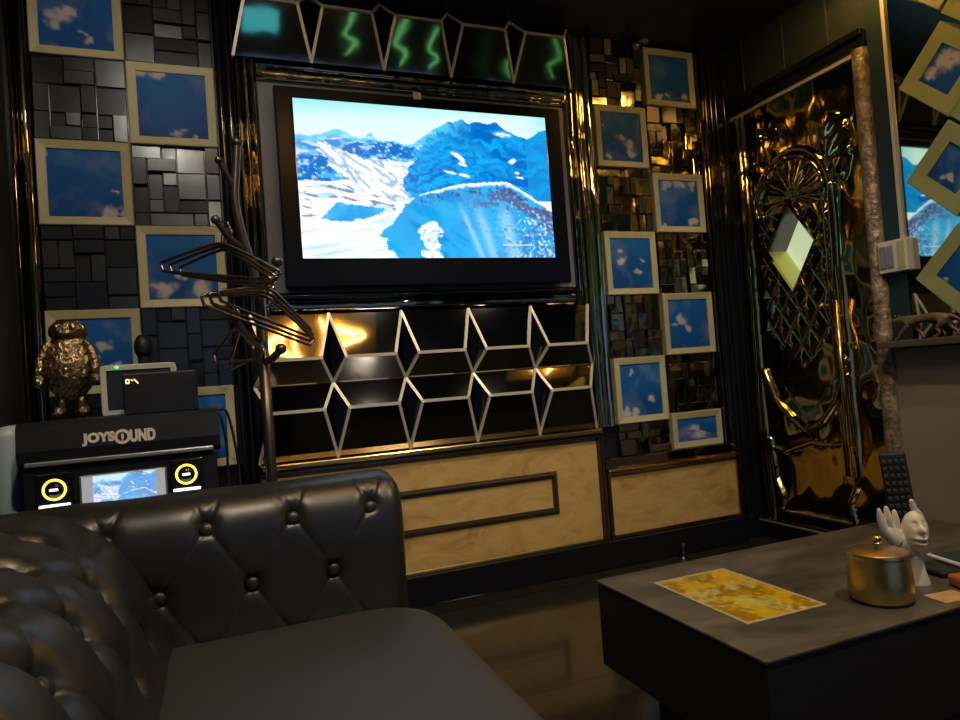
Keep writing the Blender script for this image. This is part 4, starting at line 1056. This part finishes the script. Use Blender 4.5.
def neon_light(x, y, rz, label):
    t = thing('neon_ceiling_light', label, 'ceiling light', (x, y, ZC), rz)
    obj('reflector', B((-.46, -.32, -.03), (.46, .32, 0), .006), 'gold_panel', t)
    for s in (-1, 1):
        for k_ in range(4):
            r = .09 + .088 * k_; pts = []
            for q_ in range(15):
                a = math.radians(-55 + 110 * q_ / 14); pts.append((s * (.02 + r * math.cos(a)), (.115 - .028 * k_) * math.sin(a) * 2.4, -.048))
            obj('neon_tube', tube(bmesh.new(), pts, .007, 8), 'neon', t, True)
    return t
neon_light(.66, 1.04, .12, 'glowing wing shaped neon ceiling light seen reflected in left hexagon mirrors')
neon_light(2.30, 1.90, 0, 'glowing wing shaped neon ceiling light seen reflected beside the door').scale = (.6, .6, 1)
for i, (x, z, ln) in enumerate(((1.45, 1.95, .22), (1.95, 1.90, .26), (2.3, 1.89, .22))):
    o = obj('neon_tube_light', tube(bmesh.new(), smooth_path([(x, YF + .012, z), (x + .08, YF + .012, z + .12), (x - .03, YF + .012, z + .2), (x + .07, YF + .012, z + .2 + ln)], 8), .013, 10), 'neon_green', None, True)
    tag(o, ('leftmost', 'middle', 'rightmost')[i] + ' green neon squiggle on wall behind the viewer', 'neon light', 'green neon squiggles')
o = obj('wall_lamp', B((.45, YF - .001, 2.08), (.76, YF + .03, 2.28), .01), 'neon_cyan'); tag(o, 'square cyan lamp on wall behind the viewer, mirrored at upper left hexagon', 'lamp')

def spot(name, loc, target, energy, size, col=(1., .72, .42), blend=.8, rad=.05):
    d = bpy.data.lights.new(name, 'SPOT'); d.energy = energy; d.spot_size = math.radians(size); d.spot_blend = blend; d.color = col; d.shadow_soft_size = rad
    o = bpy.data.objects.new(name, d); COL.objects.link(o); o.location = loc
    o.rotation_euler = (V(target) - V(loc)).to_track_quat('-Z', 'Y').to_euler(); return o
def downlight(x, y, target, energy, size, label, **kw):
    t = thing('ceiling_downlight', label, 'downlight', (x, y, ZC), 0, 'ceiling downlights')
    bm = bmesh.new(); lathe(bm, [(.032, -.002), (.045, -.002), (.047, -.008), (.040, -.012), (.032, -.004)], n=28); obj('rim', bm, 'brass', t, angle=40)
    bm = bmesh.new(); lathe(bm, [(0, -.001), (.032, -.001), (.032, -.003), (0, -.004)], n=28); obj('lens', bm, 'lamp', t, angle=40)
    s = spot('lamp', (0, 0, -.02), V(target) - V((x, y, ZC)), energy, size, **kw); s.parent = t
    return t
WARM = (1., .86, .66)
downlight(1.00, 1.48, (1.00, 2.74, .42), 46, 72, 'ceiling downlight aimed at the wide marble panel', col=WARM)
downlight(1.82, 1.48, (1.98, 2.74, .60), 32, 76, 'ceiling downlight aimed at the right picture column', col=WARM)
downlight(-.10, 1.38, (-.10, 2.76, 1.60), 28, 90, 'ceiling downlight aimed at left picture columns', col=WARM)
downlight(1.45, .45, (1.70, 1.25, .4), 62, 120, 'ceiling downlight above the low table', col=WARM)
downlight(.10, .45, (.12, 1.45, .6), 56, 92, 'ceiling downlight above the sofa', col=WARM)

w = bpy.data.worlds.new('room_world'); scn.world = w; w.use_nodes = True
w.node_tree.nodes['Background'].inputs['Color'].default_value = (.16, .24, .42, 1)  # blue fill for the mirrors, entering by the added rear opening
w.node_tree.nodes['Background'].inputs['Strength'].default_value = .55

# ------------------------------------------------------------------ camera
yaw, pitch, roll, K = math.radians(21.5914), math.radians(1.3728), math.radians(-4.1944), 678.97
fw = V((math.sin(yaw) * math.cos(pitch), math.cos(yaw) * math.cos(pitch), math.sin(pitch)))
r0 = V((math.cos(yaw), -math.sin(yaw), 0)); u0_ = r0.cross(fw)
r1 = r0 * math.cos(roll) + u0_ * math.sin(roll); u1_ = -r0 * math.sin(roll) + u0_ * math.cos(roll)
cd = bpy.data.cameras.new('camera'); cd.sensor_width = 36; cd.lens = 36 * K / 960; cd.clip_start = .02
cam = bpy.data.objects.new('camera', cd); COL.objects.link(cam)
cam.matrix_world = Matrix(((r1.x, u1_.x, -fw.x, 0), (r1.y, u1_.y, -fw.y, 0), (r1.z, u1_.z, -fw.z, .92), (0, 0, 0, 1)))
scn.camera = cam
scn.view_settings.view_transform = 'Standard'; scn.view_settings.look = 'None'
scn.view_settings.exposure = .3; scn.view_settings.gamma = 1.; scn.view_settings.use_curve_mapping = False
scn.cycles.caustics_reflective = False; scn.cycles.caustics_refractive = False
scn.cycles.sample_clamp_indirect = 4.; scn.cycles.max_bounces = 10; scn.cycles.glossy_bounces = 6
scn.cycles.use_denoising = True
